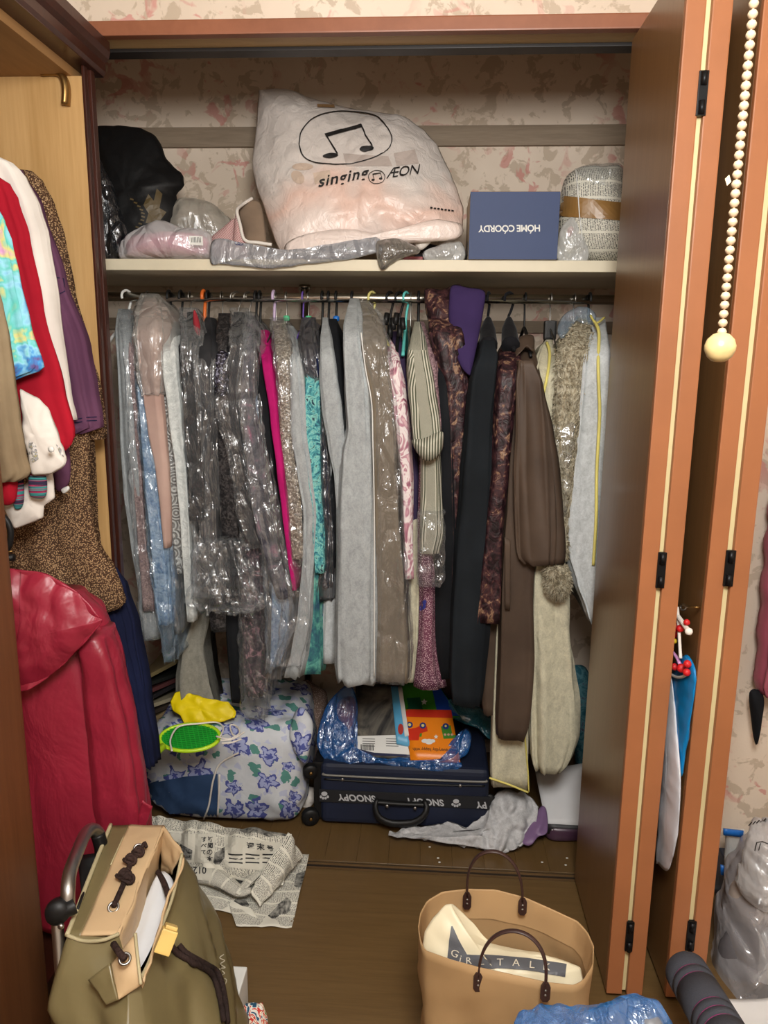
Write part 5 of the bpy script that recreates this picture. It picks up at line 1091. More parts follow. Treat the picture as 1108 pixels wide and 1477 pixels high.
print_on('navy_band', mg, *poly2d([(514, 1080), (540, 1086), (592, 1089), (592, 1092), (514, 1089)]), plain('navy_cover', (28, 34, 70), .5), (0, 0), (1, 0), (0, 1), None, .002)
print_on('barcode', mg, *merge2d(*[strip2d([(521 + k * 1.9, 1074), (521.3 + k * 1.9, 1083)], .9 + .5 * (k % 3 == 0)) for k in range(10)]), m_print_black, (0, 0), (1, 0), (0, 1), None, .0018)
print_on('small_print', mg, *merge2d(*[strip2d([(523 + (k % 2) * 34, 1066 + (k // 2) * 3.4), (541 + (k % 2) * 34, 1066.4 + (k // 2) * 3.4)], .8) for k in range(8)]), m_print_black, (0, 0), (1, 0), (0, 1), None, .0018)
lb_ = slab('light_blue_booklet', [(564, 990), (576, 990), (592, 1076), (572, 1071)], (2.19, 2.19, 2.03, 2.03), plain('sky_blue_cover', (96, 178, 222), .4), 'narrow sky blue booklet between grey magazine and orange book', 'booklet', .012)
print_on('red_badge', lb_, *disc2d(578, 1052, 4, 8, 16), plain('badge_red', (190, 60, 50), .5), (0, 0), (1, 0), (0, 1))
lb2 = slab('white_booklet', [(574, 990), (580, 990), (590, 1060), (584, 1062)], (2.185, 2.185, 2.05, 2.05), m_white, 'white booklet edge beside the sky blue booklet', 'booklet', .008)
gm = slab('green_magazine', [(576, 984), (632, 986), (664, 1034), (586, 1034)], (2.27, 2.27, 2.17, 2.17), plain('green_cover', (70, 160, 40), .4), 'green magazine with dark green block behind the orange book', 'magazine', .012)
print_on('dark_green_block', gm, *poly2d([(580, 1008), (606, 1006), (612, 1032), (585, 1032)]), plain('dark_green_cover', (20, 92, 62), .4), (0, 0), (1, 0), (0, 1))
print_on('blue_block', gm, *poly2d([(622, 988), (632, 988), (662, 1033), (632, 1033)]), plain('blue_cover', (30, 80, 190), .4), (0, 0), (1, 0), (0, 1))
def star(cx, cy, r, n=5): return poly2d([(cx + (r if k % 2 == 0 else r * .45) * math.sin(math.pi * k / n), cy - (r if k % 2 == 0 else r * .45) * math.cos(math.pi * k / n)) for k in range(2 * n)])
print_on('star', gm, *star(612, 1013, 5), m_print_white, (0, 0), (1, 0), (0, 1), None, .002)
og = slab('orange_book', [(583, 1023), (651, 1024), (664, 1099), (592, 1095)], (2.13, 2.13, 1.995, 1.995), plain('orange_cover', (240, 134, 16), .4, var=.04), 'orange picture book with upside-down lettering, at the front right', 'book', .014)
m_r, m_b, m_g2, m_ye = plain('cover_red', (214, 50, 24), .4), plain('cover_blue', (34, 50, 130), .4), plain('cover_green', (70, 140, 44), .4), plain('cover_yellow', (240, 220, 130), .4)
def ogp(nm, g, m_, off=.0012): print_on(nm, og, g[0], g[1], m_, (0, 0), (1, 0), (0, 1), None, off)
ogp('red_band', poly2d([(583, 1023.5), (651, 1024.5), (653, 1036), (584.5, 1034)]), m_r)
ogp('red_car', merge2d(poly2d([(588, 1052), (600, 1050), (606, 1047), (616, 1048), (617, 1055), (606, 1058), (604, 1068), (590, 1068)])), m_r)
ogp('green_patch', poly2d([(602, 1058), (609, 1058), (608, 1063), (602, 1063)]), m_g2)
ogp('green_block', poly2d([(636, 1048), (655, 1046), (658, 1065), (640, 1066)]), m_g2)
ogp('blue_wheel', merge2d(disc2d(591, 1046, 4.6, 4.4), disc2d(610, 1047, 4.6, 4.4), disc2d(643, 1048, 4.6, 4.4)), m_b, .002)
ogp('wheel_hub', merge2d(disc2d(591, 1046, 2.2, 2.2), disc2d(610, 1047, 2.2, 2.2), disc2d(643, 1048, 1.6, 1.6)), m_ye, .0028)
ogp('cloud', merge2d(disc2d(613, 1069, 5, 3), disc2d(619, 1070, 6, 4), disc2d(624, 1069, 4, 2.6)), m_print_white)
ogp('star', star(629, 1063, 3.6), m_print_white)
ogp('pink_dots', merge2d(*[disc2d(642 + 5 * k, 1060, 1.8, 1.8, 10) for k in range(3)]), plain('cover_pink', (220, 170, 150), .4), .002)
lettering('lettering', og, 'your everyday happy with', m_print_black, (659, 1080.5), (-6.1, -.15), (.6, 6.6), None, .01, 1.0)
tl = cushion('teal_film', [(648, 1008), (680, 1016), (700, 1026), (712, 1044), (708, 1066), (690, 1050), (664, 1040), (650, 1030)], film('teal_film', (60, 150, 170), .6, .2, 18, .6), 2.22, 2.14, .03, .03, None, 9, 50, .010, 14, 34); tag(tl, 'teal plastic film on the back right of the suitcase', 'plastic')

# right corner of the closet floor
gcl = cushion('grey_cover', [(560, 1203), (600, 1200), (650, 1199), (698, 1192), (706, 1160), (722, 1140), (748, 1142), (768, 1150), (778, 1172), (770, 1200), (752, 1220), (730, 1227), (700, 1223), (660, 1216), (620, 1210), (585, 1206)], nonwoven('crumpled_grey', (204, 204, 206)), 2.02, 1.885, .04, .03, None, 18, 120, .022, 15, 41, ridge=1.2); tag(gcl, 'crumpled grey cloth cover on the floor right of the suitcase', 'cloth')
pcl = cushion('purple_wrap', [(752, 1214), (762, 1196), (778, 1166), (788, 1168), (790, 1198), (776, 1206), (764, 1219)], plain('lilac_plastic_wrap', (128, 100, 140), .4, 0, .4, 24, .4), 1.99, 1.90, .02, .02, None, 8, 40, .008, 18, 42); tag(pcl, 'lilac plastic wrap between grey cloth and white parcel', 'plastic')
wp_ = thing('white_parcel', 'white cardboard parcel leaning beside the folded door panel', 'parcel', onz(810, 1205, 0))
pf = patch('white_board', [at(772, 1112, 2.10), at(846, 1100, 2.10), at(846, 1192, 1.96), at(788, 1189, 1.96)], plain('white_board', (214, 214, 216), .6, var=.04), wp_, 8, 8, .02, .002, 8, 3)
patch('printed_edge', [at(788, 1190, 1.955), at(846, 1193, 1.955), at(846, 1206, 1.955), at(790, 1203, 1.955)], plain('dark_print_edge', (34, 32, 38), .5), wp_, 4, 2, .06)
print_on('edge_lettering', bpy.data.objects['printed_edge'], *merge2d(*[strip2d([(796 + k * 5, 1196 + k * .3), (799.4 + k * 5, 1199 - (k % 2) * 3 + k * .3)], 1.4) for k in range(8)]), m_print_white, (0, 0), (1, 0), (0, 1), wp_)
lump('purple_base', (at(786, 1212, 1.95).x, 1.95, .001), (at(850, 1212, 1.95).x, 2.06, .05), plain('plum_plastic', (76, 50, 70), .35), wp_, 4, .006, 12, 4, 24, 14)
tlf = cushion('teal_quilt', [(816, 965), (848, 968), (852, 1062), (852, 1126), (834, 1126), (826, 1040), (820, 1000)], blotch('teal_quilt_print', [(.4, (40, 96, 112)), (.55, (90, 140, 150)), (.65, (70, 60, 90))], 30, 1.5), 2.33, 2.30, .04, .04, None, 8, 40, .008, 12, 43); tag(tlf, 'teal printed quilt tucked in the right corner behind the door panel', 'quilt')
for px, py, w_ in ((620, 1222, 'nearest the end of the grey cloth'), (632, 1238, 'left of the floor track end, upper of a pair'), (634, 1244, 'left of the floor track end, lower of a pair'), (782, 1244, 'right of the far kraft bag handle'), (818, 1238, 'beside the folded door panel, upper one'), (816, 1248, 'beside the folded door panel, lower one')):
    p = onz(px, py); o = box('lint_scrap', (p.x - .003, p.y - .002, .0002), (p.x + .003, p.y + .0015, .002), m_white, None, .0005, segs=1)
    tag(o, 'tiny pale lint scrap ' + w_, 'lint', 'lint scraps on the closet floor')

# ------------------------------------------------------------------ foreground
# newspaper
np_ = thing('newspaper', 'crumpled sheets of newspaper on the floor beside the cart bag', 'newspaper', onz(330, 1300))
patch('bottom_sheet', [onz(300, 1222, .03), onz(446, 1232, .012), onz(421, 1336, .006), onz(341, 1336, .006)], m_news, np_, 34, 34, .0012, .010, 9, 3)
patch('bottom_sheet', [onz(232, 1246, .03), onz(330, 1262, .04), onz(372, 1324, .006), onz(258, 1302, .006)], m_news, np_, 26, 26, .0012, .012, 10, 4)
ns = patch('folded_sheet', [onz(216, 1178, .13), onz(421, 1203, .12), onz(408, 1276, .035), onz(240, 1262, .05)], m_news, np_, 80, 60, .0015, .034, 11, 5, bulge=.035)
patch('side_fold', [onz(413, 1201, .115), onz(437, 1236, .05), onz(373, 1308, .02), onz(362, 1286, .05)], m_news, np_, 30, 30, .0012, .022, 12, 6, bulge=.02)
tube('rolled_fold', [onz(240, 1262, .05), onz(290, 1262, .056), onz(318, 1268, .055), onz(345, 1286, .045), onz(362, 1284, .05)], [.022, .024, .026, .016, .008], m_news, np_, 16, 40, flat=.7)
tube('rolled_fold', [onz(342, 1290, .05), onz(358, 1272, .055), onz(374, 1258, .06)], [.006, .014, .010], m_news, np_, 12, 20, flat=.3)
m_hl = plain('newsprint_black', (44, 44, 46), .8, var=0)
m_paper = plain('newsprint_plain', (206, 203, 190), .85, var=.03)
def npp(nm, g, mt, off=.0016): print_on(nm, ns, g[0], g[1], mt, (0, 0), (1, 0), (0, 1), np_, off, 6)
npp('advert_panel', poly2d([(232, 1202), (312, 1203), (308, 1246), (234, 1240)]), m_paper)
npp('advert_photo', poly2d([(240, 1218), (252, 1212), (278, 1226), (277, 1240), (238, 1237)]), blotch('newsprint_photo', [(.4, (40, 40, 40)), (.6, (150, 150, 146))], 60, 1, bump=.05), .0022)
for k, (txt, px) in enumerate((('\u65b0\u805e\u306e\u672c', 303), ('\u3059\u3079\u3066', 294))):
    for j, ch in enumerate(txt): lettering('headline', ns, ch, m_hl, (px - 4, 1214 + j * 9), (8.4, .4), (0, -8.4), np_, .02, 1, .0024)
npp('advert_panel', poly2d([(324, 1206), (408, 1216), (402, 1258), (324, 1250)]), m_paper)
for j, ch in enumerate('\u9031\u672b\u53f7'): lettering('headline', ns, ch, m_hl, (356 + j * 14, 1223 + j * 1.6), (11, 1.2), (-.6, -9), np_, .03, 1, .0024)
npp('headline_bar', merge2d(*[strip2d([(330 + (k % 3) * 24, 1232 + (k // 3) * 6), (350 + (k % 3) * 24, 1233 + (k // 3) * 6)], 2.0) for k in range(9)]), m_hl, .0024)
rf = bpy.data.objects['rolled_fold']
print_on('advert_panel', rf, *poly2d([(246, 1248), (306, 1250), (306, 1270), (250, 1268)]), m_paper, (0, 0), (1, 0), (0, 1), np_, .0016, 6)
lettering('phone_number', rf, '0120-', m_hl, (298, 1252), (-13, -.2), (0, 13), np_, .02, 1, .0024)

# shopping cart bag
m_olive = plain('olive_vinyl', (122, 110, 76), .33, 0, .5, 10, .5, .1, 6)
m_beige = plain('beige_vinyl', (206, 176, 136), .5, 0, .4, 30, .15, .06, 6)
m_bind = plain('pale_binding', (190, 178, 140), .6)
m_cord = cloth('dark_brown_cord', (58, 42, 38), (38, 28, 26), weave=500, wrinkle=.5, wscale=90)
A, A2 = at(160, 1192, 1.33), at(97, 1352, 1.03)
Bq, B2 = at(187, 1192, 1.325), at(116, 1350, 1.03)
Cq, C2 = at(238, 1193, 1.315), at(172, 1350, 1.03)
E_, E2 = at(263, 1238, 1.24), at(203, 1420, .985)
cbag = thing('cart_bag', 'olive vinyl shopping cart bag with beige drawstring collar, bottom left', 'bag', (-.38, 1.15, 0))
# body: from the rim down to the base
rim = [A2, A, Cq, E_, at(236, 1330, 1.10), E2, at(186, 1400, .985), C2]
base = [Vector((-.50, .93, .05)), Vector((-.52, 1.30, .05)), Vector((-.42, 1.33, .05)), Vector((-.35, 1.28, .05)), Vector((-.315, 1.12, .05)), Vector((-.30, .90, .05)), Vector((-.34, .86, .05)), Vector((-.44, .87, .05))]
N_ = 96; rr = [Vector(rim[k // 12]).lerp(Vector(rim[(k // 12 + 1) % 8]), (k % 12) / 12) for k in range(N_)]; br = [Vector(p) for p in catmull([tuple(p) for p in base], N_, True)]
V, Fc, UV = [], [], []; LV = 44; cen = sum(rr, Vector()) / N_
for j in range(LV + 1):
    tq = j / LV
    for k in range(N_):
        P = rr[k].lerp(br[k], tq); o_ = P - Vector((-.41, 1.12, P.z)); o_.z = 0; o_.normalize()
        bul = .028 * math.sin(math.pi * min(1, tq * 1.15) ** .8) if tq < .87 else 0
        w = Vector((P.x * 11 + P.z * 7, P.y * 11 - P.z * 6, P.z * 6 + 3)); n = (.28 - abs(noise.noise(w))) * 1.5 + .3 * noise.noise(w * 2.1)
        P = P + o_ * (max(0, bul) + n * .030 * min(1, tq * 9)) + Vector((0, 0, .006 * n))
        V.append(P); UV.append((k / N_ * 1.2, tq * .5))
for j in range(LV):
    for k in range(N_): Fc.append((j * N_ + k, j * N_ + (k + 1) % N_, (j + 1) * N_ + (k + 1) % N_, (j + 1) * N_ + k))
Fc.append(tuple(LV * N_ + k for k in range(N_)))
body = add_mesh('bag_body', V, Fc, m_olive, cbag, True, UV)
up = Vector((0, 0, .004))
patch('olive_edge', [A + up, Bq + up, B2 + up, A2 + up], m_olive, cbag, 6, 20, .004, .004, 12, 1)
fpn = patch('beige_flap', [Bq + up, Cq + up, C2 + up, B2 + up], m_beige, cbag, 14, 30, .004, .005, 9, 2, bulge=.004)
tube('edge_binding', [A + up, (A + A2) / 2 + up * 1.6, A2 + up], .004, m_bind, cbag, 8, 20)
tube('edge_binding', [A2 + up, at(120, 1357, 1.025), at(148, 1356, 1.022), C2 + up], .003, m_bind, cbag, 8, 20)
tube('flap_seam', on_path([(184, 1194), (150, 1270), (114, 1346)], bpy.data.objects['beige_flap'], .001, 20) or [Bq, B2], .0012, m_bind, cbag, 6)
# collar walls around the opening
patch('collar_side', [Cq + up, C2 + up, at(178, 1372, 1.03) - Vector((0, 0, .05)), at(226, 1236, 1.29) - Vector((0, 0, .05))], m_beige, cbag, 20, 8, .003, .006, 14, 3)
patch('collar_right', [E_ + Vector((0, 0, .008)), E2 + Vector((0, 0, .008)), at(196, 1428, .985), at(246, 1282, 1.18)], m_beige, cbag, 24, 8, .004, .008, 12, 4)
patch('collar_far', [Cq + up, E_ + Vector((0, 0, .012)), at(246, 1262, 1.25), at(228, 1256, 1.28)], m_beige, cbag, 16, 10, .003, .010, 14, 5)
patch('collar_near', [at(158, 1392, .985), at(195, 1346, 1.0), at(203, 1420, .966), at(168, 1443, .952)], m_beige, cbag, 14, 14, .004, .007, 14, 6, bulge=.008)
patch('olive_fold', [at(129, 1413, .975), at(157, 1390, .978), at(168, 1443, .95), at(152, 1450, .95)], m_olive, cbag, 10, 10, .004, .005, 14, 7)
tube('edge_binding', [E_ + Vector((0, 0, .010)), at(250, 1290, 1.16), at(232, 1340, 1.09), at(216, 1385, 1.03), E2 + Vector((0, 0, .010))], .003, m_bind, cbag, 8, 30)
tube('edge_binding', [at(195, 1346, .996), at(199, 1385, .98), at(203, 1420, .962)], .0025, m_bind, cbag, 8, 14)
cushion('white_liner', [(226, 1262), (244, 1262), (252, 1284), (236, 1330), (212, 1382), (196, 1402), (186, 1380), (196, 1336)], plain('white_plastic_liner', (220, 222, 226), .35, 0, .5, 14, .5, .04), 1.24, 1.03, .03, .03, cbag, 10, 60, .010, 12, 8)
def eyelet(px, py, y, tgt=None):
    p = hit(px, py, fpn, .003) if tgt else at(px, py, y); n = Vector((.2, -.5, .8)).normalized()
    q = n.orthogonal().normalized(); b_ = n.cross(q)
    tube('eyelet', [p + q * .008 * math.cos(a) + b_ * .008 * math.sin(a) for a in [2 * math.pi * k / 16 for k in range(16)]], .0022, m_steel, cbag, 6, closed=True)
eyelet(200, 1226, 0, 1); eyelet(164, 1311, 0, 1); eyelet(180, 1383, .97)
tube('drawstring', on_path([(204, 1228), (197, 1238), (188, 1252), (182, 1270), (176, 1286), (170, 1300), (165, 1311)], fpn, .006, 26), .005, m_cord, cbag, 8)
for px, py, r_ in ((188, 1248, .010), (180, 1270, .012), (185, 1274, .010), (200, 1236, .009)):
    p = hit(px, py, fpn, .010)
    for a in range(3):
        ax = Euler((a * 1.1, a * .9, a * 2.0)).to_matrix()
        tube('knot_loop', [p + ax @ Vector((r_ * math.cos(u), r_ * .6 * math.sin(u), r_ * .3 * math.sin(2 * u))) for u in [2 * math.pi * k / 18 for k in range(18)]], .0042, m_cord, cbag, 6, closed=True)
tube('cord_tail', [hit(205, 1232, fpn, .010), hit(209, 1226, fpn, .014), hit(212, 1230, fpn, .012)], .0035, m_cord, cbag, 6, 12)
tube('drawstring', [at(228, 1258, 1.24), at(236, 1272, 1.21), at(243, 1291, 1.165)], .0055, m_cord, cbag, 8, 12)
tube('drawstring', [at(164, 1362, 1.0), at(172, 1374, .975), at(180, 1383, .965)], .0055, m_cord, cbag, 8, 12)
tq_ = at(239, 1357, 1.03)
m_tog = plain('yellow_beige_plastic', (224, 190, 110), .45)
tg = box('cord_toggle', (-.013, -.011, -.018), (.013, .011, .018), m_tog, cbag, .003); tg.data.transform(Matrix.Translation(tq_) @ Euler((-.5, .45, .2)).to_matrix().to_4x4())
tg2 = box('toggle_button', (-.010, -.010, .018), (.010, .010, .024), m_tog, tg, .002); tg2.data.transform(Matrix.Translation(tq_) @ Euler((-.5, .45, .2)).to_matrix().to_4x4())
for off in (0, 12):
    P_ = on_path([(243 + off, 1366), (256 + off, 1380), (282 + off, 1394), (302 + off * .8, 1408), (313 + off * .6, 1440), (319 + off * .4, 1474)], body, .006, 40)
    if len(P_) > 4: tube('drawstring', P_, .0052, m_cord, cbag, 8)
scr = [(322, 1377), (316, 1382), (323, 1386), (317, 1391), (324, 1396), (316, 1398), (323, 1404), (317, 1408), (313, 1414), (320, 1424), (326, 1414), (318, 1411)]
print_on('side_script', body, *strip2d(catmull(scr, 60), 1.3), plain('script_silver', (206, 200, 180), .4, var=0), (0, 0), (1, 0), (0, 1), cbag, .0015, 4)

# cart frame
cf = thing('luggage_cart', 'silver tube cart frame with black joints behind the olive bag', 'cart', (-.6, 1.1, 0))
tube('handle_tube', [at(98, 1312, 1.06), at(98, 1285, 1.07), at(101, 1258, 1.10), at(112, 1228, 1.16), at(122, 1205, 1.22), at(132, 1196, 1.25), at(142, 1202, 1.27), at(146, 1222, 1.27), at(148, 1238, 1.27)], .0115, m_steel, cf, 14, 50)
tube('grip', [at(141, 1203, 1.267), at(146, 1222, 1.268), at(148, 1244, 1.268)], .013, m_black, cf, 12, 12)
tube('frame_tube', [at(82, 1322, 1.05), at(88, 1400, 1.02), at(96, 1480, .99), (at(98, 1500, .98).x, .975, .02)], .0095, m_steel, cf, 14, 30)
p = at(84, 1314, 1.05)
lathe('joint', [(.004, -.014), (.018, -.012), (.021, 0), (.018, .012), (.004, .014)], p, m_black, cf, 20, (.3, -1, .2))
tube('joint_arm', [at(84, 1316, 1.05), at(100, 1310, 1.055), at(108, 1306, 1.06)], .013, m_black, cf, 12, 10)
patch('cross_plate', [at(112, 1234, 1.25), at(150, 1228, 1.27), at(146, 1262, 1.24), at(118, 1290, 1.18)], m_black, cf, 6, 6, .012, .002, 10, 2)
tube('cable', [at(133, 1254, 1.20), at(130, 1262, 1.19), at(116, 1300, 1.10), at(108, 1322, 1.08)], .0025, m_black, cf, 6, 16)
lathe('bolt', [(.002, -.003), (.006, -.002), (.006, .002), (.002, .004)], at(133, 1262, 1.19), m_steel, cf, 10, (0, -1, .3))
lathe('bolt', [(.002, -.003), (.005, -.002), (.005, .002), (.002, .004)], at(88, 1336, 1.03), m_steel, cf, 10, (0, -1, 0))
lathe('wheel', [(.02, -.012), (.05, -.012), (.055, -.006), (.055, .006), (.05, .012), (.02, .012)], (-.555, .985, .056), m_black, cf, 24, (1, 0, 0))

wb = thing('paper_packet', 'small white box with a colourful folded flyer on the floor beside the bag', 'box', onz(360, 1480))
zt = at(350, 1440, 1.32).z
box('white_box', (at(326, 1470, 1.30).x, 1.22, .001), (at(352, 1470, 1.30).x, 1.34, .10), m_white, wb, .004)
m_fly = blotch('flyer_print', [(.35, (40, 80, 110)), (.45, (220, 216, 206)), (.55, (200, 60, 50)), (.62, (236, 226, 200)), (.7, (90, 140, 80))], 40, 1.5, 2, .5, interp='CONSTANT', bump=.1)
cushion('flyer', [(352, 1450), (362, 1446), (370, 1450), (378, 1446), (386, 1468), (388, 1500), (352, 1500), (350, 1470)], m_fly, 1.30, 1.28, .02, .02, wb, 7, 40, .004, 20, 3, sharp=True)

# paper bag
m_kraft = plain('kraft_paper', (178, 144, 102), .7, 0, .3, 11, .35, .06, 5)
ZR = .33
rim_px = [(603, 1338), (606, 1318), (616, 1300), (638, 1287), (675, 1283), (715, 1284), (757, 1295), (800, 1314), (834, 1330), (848, 1346), (857, 1366), (856, 1394), (842, 1416), (829, 1423), (790, 1419), (740, 1408), (690, 1397), (650, 1386), (612, 1372), (606, 1358)]
def rimz(px, py): return ZR + .012 * math.sin(px * .02)
rw = [onz(a, b_, rimz(a, b_)) for a, b_ in linres(rim_px, 100)]
pb = thing('paper_bag', 'brown kraft paper bag with dark handles standing on the floor', 'bag', (sum(p.x for p in rw) / 100, sum(p.y for p in rw) / 100, 0))
c0 = sum(rw, Vector()) / 100
V, Fc, UV = [], [], []
LVS = 18; N_ = 100
yF, yB = c0.y - .12, c0.y + .10
def ringpt(k, tq, ins):
    p = rw[k]; d = p - c0; d.z = 0
    bx = c0.x + max(-.145, min(.145, d.x * 1.18)); by = c0.y + max(-.085, min(.085, d.y * 1.15))
    tt_ = sstep(min(1, tq * 1.3)); q = Vector((lerp(p.x, bx, tt_), lerp(p.y, by, tt_), p.z * (1 - tq) + .002))
    w = q * 8; n = noise.noise(w) + .7 * (abs(noise.noise(w * 2.2)) - .3)
    o_ = Vector((d.x * .6, d.y, 0)).normalized()
    return q + o_ * (n * .011 * min(1, tq * 4) - ins)
for ins, lay in ((0, 0), (.0016, 1)):
    for j in range(LVS + 1):
        for k in range(N_): V.append(ringpt(k, j / LVS, ins)); UV.append((k * .01, j / LVS * .33))
M1 = (LVS + 1) * N_
for j in range(LVS):
    for k in range(N_):
        q = (j * N_ + k, j * N_ + (k + 1) % N_, (j + 1) * N_ + (k + 1) % N_, (j + 1) * N_ + k); Fc.append(q); Fc.append(tuple(M1 + x_ for x_ in reversed(q)))
for k in range(N_): Fc.append((k, (k + 1) % N_, M1 + (k + 1) % N_, M1 + k))
Fc.append(tuple(LVS * N_ + k for k in range(N_)))
pbb = add_mesh('bag_body', V, Fc, m_kraft, pb, True, UV)
# folded-over band inside the rim
V, Fc = [], []
for j in range(5):
    for k in range(N_): V.append(ringpt(k, .006 + j / 4 * .17, .0026 + .0012 * (j == 4)))
for j in range(4):
    for k in range(N_): Fc.append((j * N_ + k, j * N_ + (k + 1) % N_, (j + 1) * N_ + (k + 1) % N_, (j + 1) * N_ + k))
add_mesh('folded_band', V, Fc, plain('kraft_paper_inside', (190, 154, 110), .7, 0, .3, 11, .2, .05, 5), pb)
m_handle = plain('dark_brown_handle', (58, 36, 32), .45)
def handle(pa, pk_, pbx, y, ins):
    a, k_, b_ = at(*pa, y[0]), at(*pk_, y[1]), at(*pbx, y[2])
    pts = []
    for i in range(41):
        th = math.pi * i / 40; f = (1 - math.cos(th)) / 2
        base_ = a.lerp(b_, f); top = (k_ - a.lerp(b_, .5)); pts.append(base_ + top * math.sin(th) ** .75)
    h = tube('handle', pts, .0048, m_handle, pb, 8, flat=.5)
    for q in (a, b_):
        z0 = q.z
        prism('handle_tab', [(q.x - .008, q.y + ins, z0), (q.x - .004, q.y + ins, z0 + .008), (q.x + .004, q.y + ins, z0 + .008), (q.x + .008, q.y + ins, z0), (q.x + .008, q.y + ins, z0 - .022), (q.x + .004, q.y + ins, z0 - .028), (q.x - .004, q.y + ins, z0 - .028), (q.x - .008, q.y + ins, z0 - .022)], m_handle, (0, -.0035, 0), h)
        for dz in (-.006, -.015):
            lathe('stud', [(.0025, 0), (.0018, .0015)], (q.x, q.y + ins - .0035, z0 + dz), m_steel, h, 8, (0, -1, 0))
ybk = onz(675, 1290, ZR).y; ybk2 = onz(757, 1300, ZR).y
handle((674, 1292), (712, 1228), (754, 1300), (ybk - .012, ybk - .02, ybk2 - .014), 0)
yfr = onz(690, 1397, ZR).y; yfr2 = onz(786, 1419, ZR).y
handle((690, 1408), (744, 1343), (787, 1422), (yfr - .012, yfr - .01, yfr2 - .012), 0)
# white bag inside
m_creambag = plain('cream_plastic', (226, 216, 186), .4, 0, .4, 16, .35, .03)
gt = thing('white_carrier_bag', 'cream white carrier bag with grey lettered band inside the kraft bag', 'bag', onz(730, 1420, .05))
gb = cushion('bag_body', [(609, 1364), (612, 1345), (624, 1325), (640, 1306), (650, 1304), (660, 1322), (674, 1346), (690, 1361), (712, 1368), (752, 1374), (800, 1384), (838, 1396), (842, 1420), (800, 1440), (700, 1420), (640, 1400), (614, 1385)], m_creambag, 1.235, 1.165, .03, .03, gt, 16, 120, .006, 12, 4, p=2.2, q=.8, sharp=True)
print_on('grey_band', gb, *merge2d(strip2d([(652, 1336), (655, 1356), (659, 1378), (666, 1396)], [2, 14, 28, 34]), strip2d([(664, 1386), (690, 1387), (720, 1388), (760, 1391), (816, 1400)], [20, 20, 18, 17, 18])), plain('slate_grey_print', (84, 86, 92), .5, var=0), (0, 0), (1, 0), (0, 1), gt, .002, 5)
m_pl = plain('pale_lettering', (216, 208, 190), .5, var=0)
for ch, px, py, sc2, an in (('G', 649, 1376, 14, .45), ('i', 662, 1386, 14, .2), ('R', 671, 1389, 13, .0), ('L', 691, 1391, 13, -.05), ('T', 716, 1394, 14, .0), ('A', 738, 1394, 14, .05), ('L', 762, 1397, 14, .08), ('K', 782, 1400, 14, .1)):
    lettering('lettering', gb, ch, m_pl, (px, py), (sc2 * 1.25 * math.cos(an), sc2 * 1.25 * math.sin(an)), (sc2 * math.sin(an), -sc2 * math.cos(an)), gt, -.004, 1, .004)

# blue plastic bag, roller, white packet at the bottom right
bl = thing('blue_carrier_bag', 'blue translucent plastic bag with a grey ball at the bottom edge', 'bag', onz(860, 1500, 0))
m_bl2 = film('blue_carrier_film', (50, 130, 205), .6, .14, 20, .9)
cushion('bag_film', [(740, 1478), (776, 1468), (820, 1464), (848, 1458), (872, 1446), (902, 1441), (930, 1440), (948, 1448), (964, 1466), (972, 1490), (968, 1560), (860, 1590), (760, 1560)], m_bl2, 1.02, .98, .04, .04, bl, 14, 110, .014, 13, 5)
lathe('grey_ball', [(.003, -.0215), (.011, -.019), (.019, -.011), (.022, 0), (.019, .011), (.011, .019), (.003, .0215)], at(938, 1482, 1.0), plain('grey_rubber', (130, 134, 142), .4), bl, 24)
fbx = box('floral_box', (at(962, 1478, 1.28).x, 1.20, .001), (at(1012, 1478, 1.28).x, 1.30, .055), flowers('orange_floral', (232, 200, 160), (210, 90, 60), (240, 210, 120), (90, 150, 170), 40), None, .003); tag(fbx, 'small orange floral printed box under the foam roller', 'box')
ax0, ax1 = at(988, 1398, 1.335), at(1048, 1500, 1.13)
fr = thing('foam_roller', 'dark grey foam roller with magenta ringed grooves lying at bottom right', 'roller', ax1)
dv = (ax1 - ax0); Ln = dv.length * 1.25; R0 = .042
m_foam = plain('grey_foam', (70, 72, 80), .85, 0, .2, 300, .3, .08); m_mag = plain('magenta_line', (160, 60, 120), .7)
prof = [(.006, 0), (.030, .0), (.038, .004), (R0, .012)]
gro = []
zc_ = .052
for grp in range(3):
    for k in range(3 if grp else 2):
        gro.append(zc_); zc_ += .024
    zc_ += .055
for gz in gro: prof += [(R0, gz - .004), (R0 - .004, gz - .002), (R0 - .004, gz + .002), (R0, gz + .004)]
prof = [q for q in prof if q[1] < Ln - .01] + [(R0, Ln - .008), (.036, Ln)]
lathe('foam_body', prof, ax0, m_foam, fr, 36, dv)
for gz in gro:
    if gz < Ln - .012: lathe('groove_line', [(R0 - .0042, gz - .0019), (R0 - .0024, gz - .0016), (R0 - .0024, gz + .0008), (R0 - .0042, gz + .001)], ax0, m_mag, fr, 32, dv)
wpk = patch('white_sheet', [onz(1026, 1442, .06), onz(1160, 1436, .06), onz(1160, 1580, .06), onz(1040, 1580, .06)], plain('white_sheet_plastic', (226, 226, 226), .4, 0, .4, 10, .2, .03), None, 20, 20, .055, .006, 10, 5); tag(wpk, 'white plastic sheeted packet on the floor right of the foam roller', 'packet')

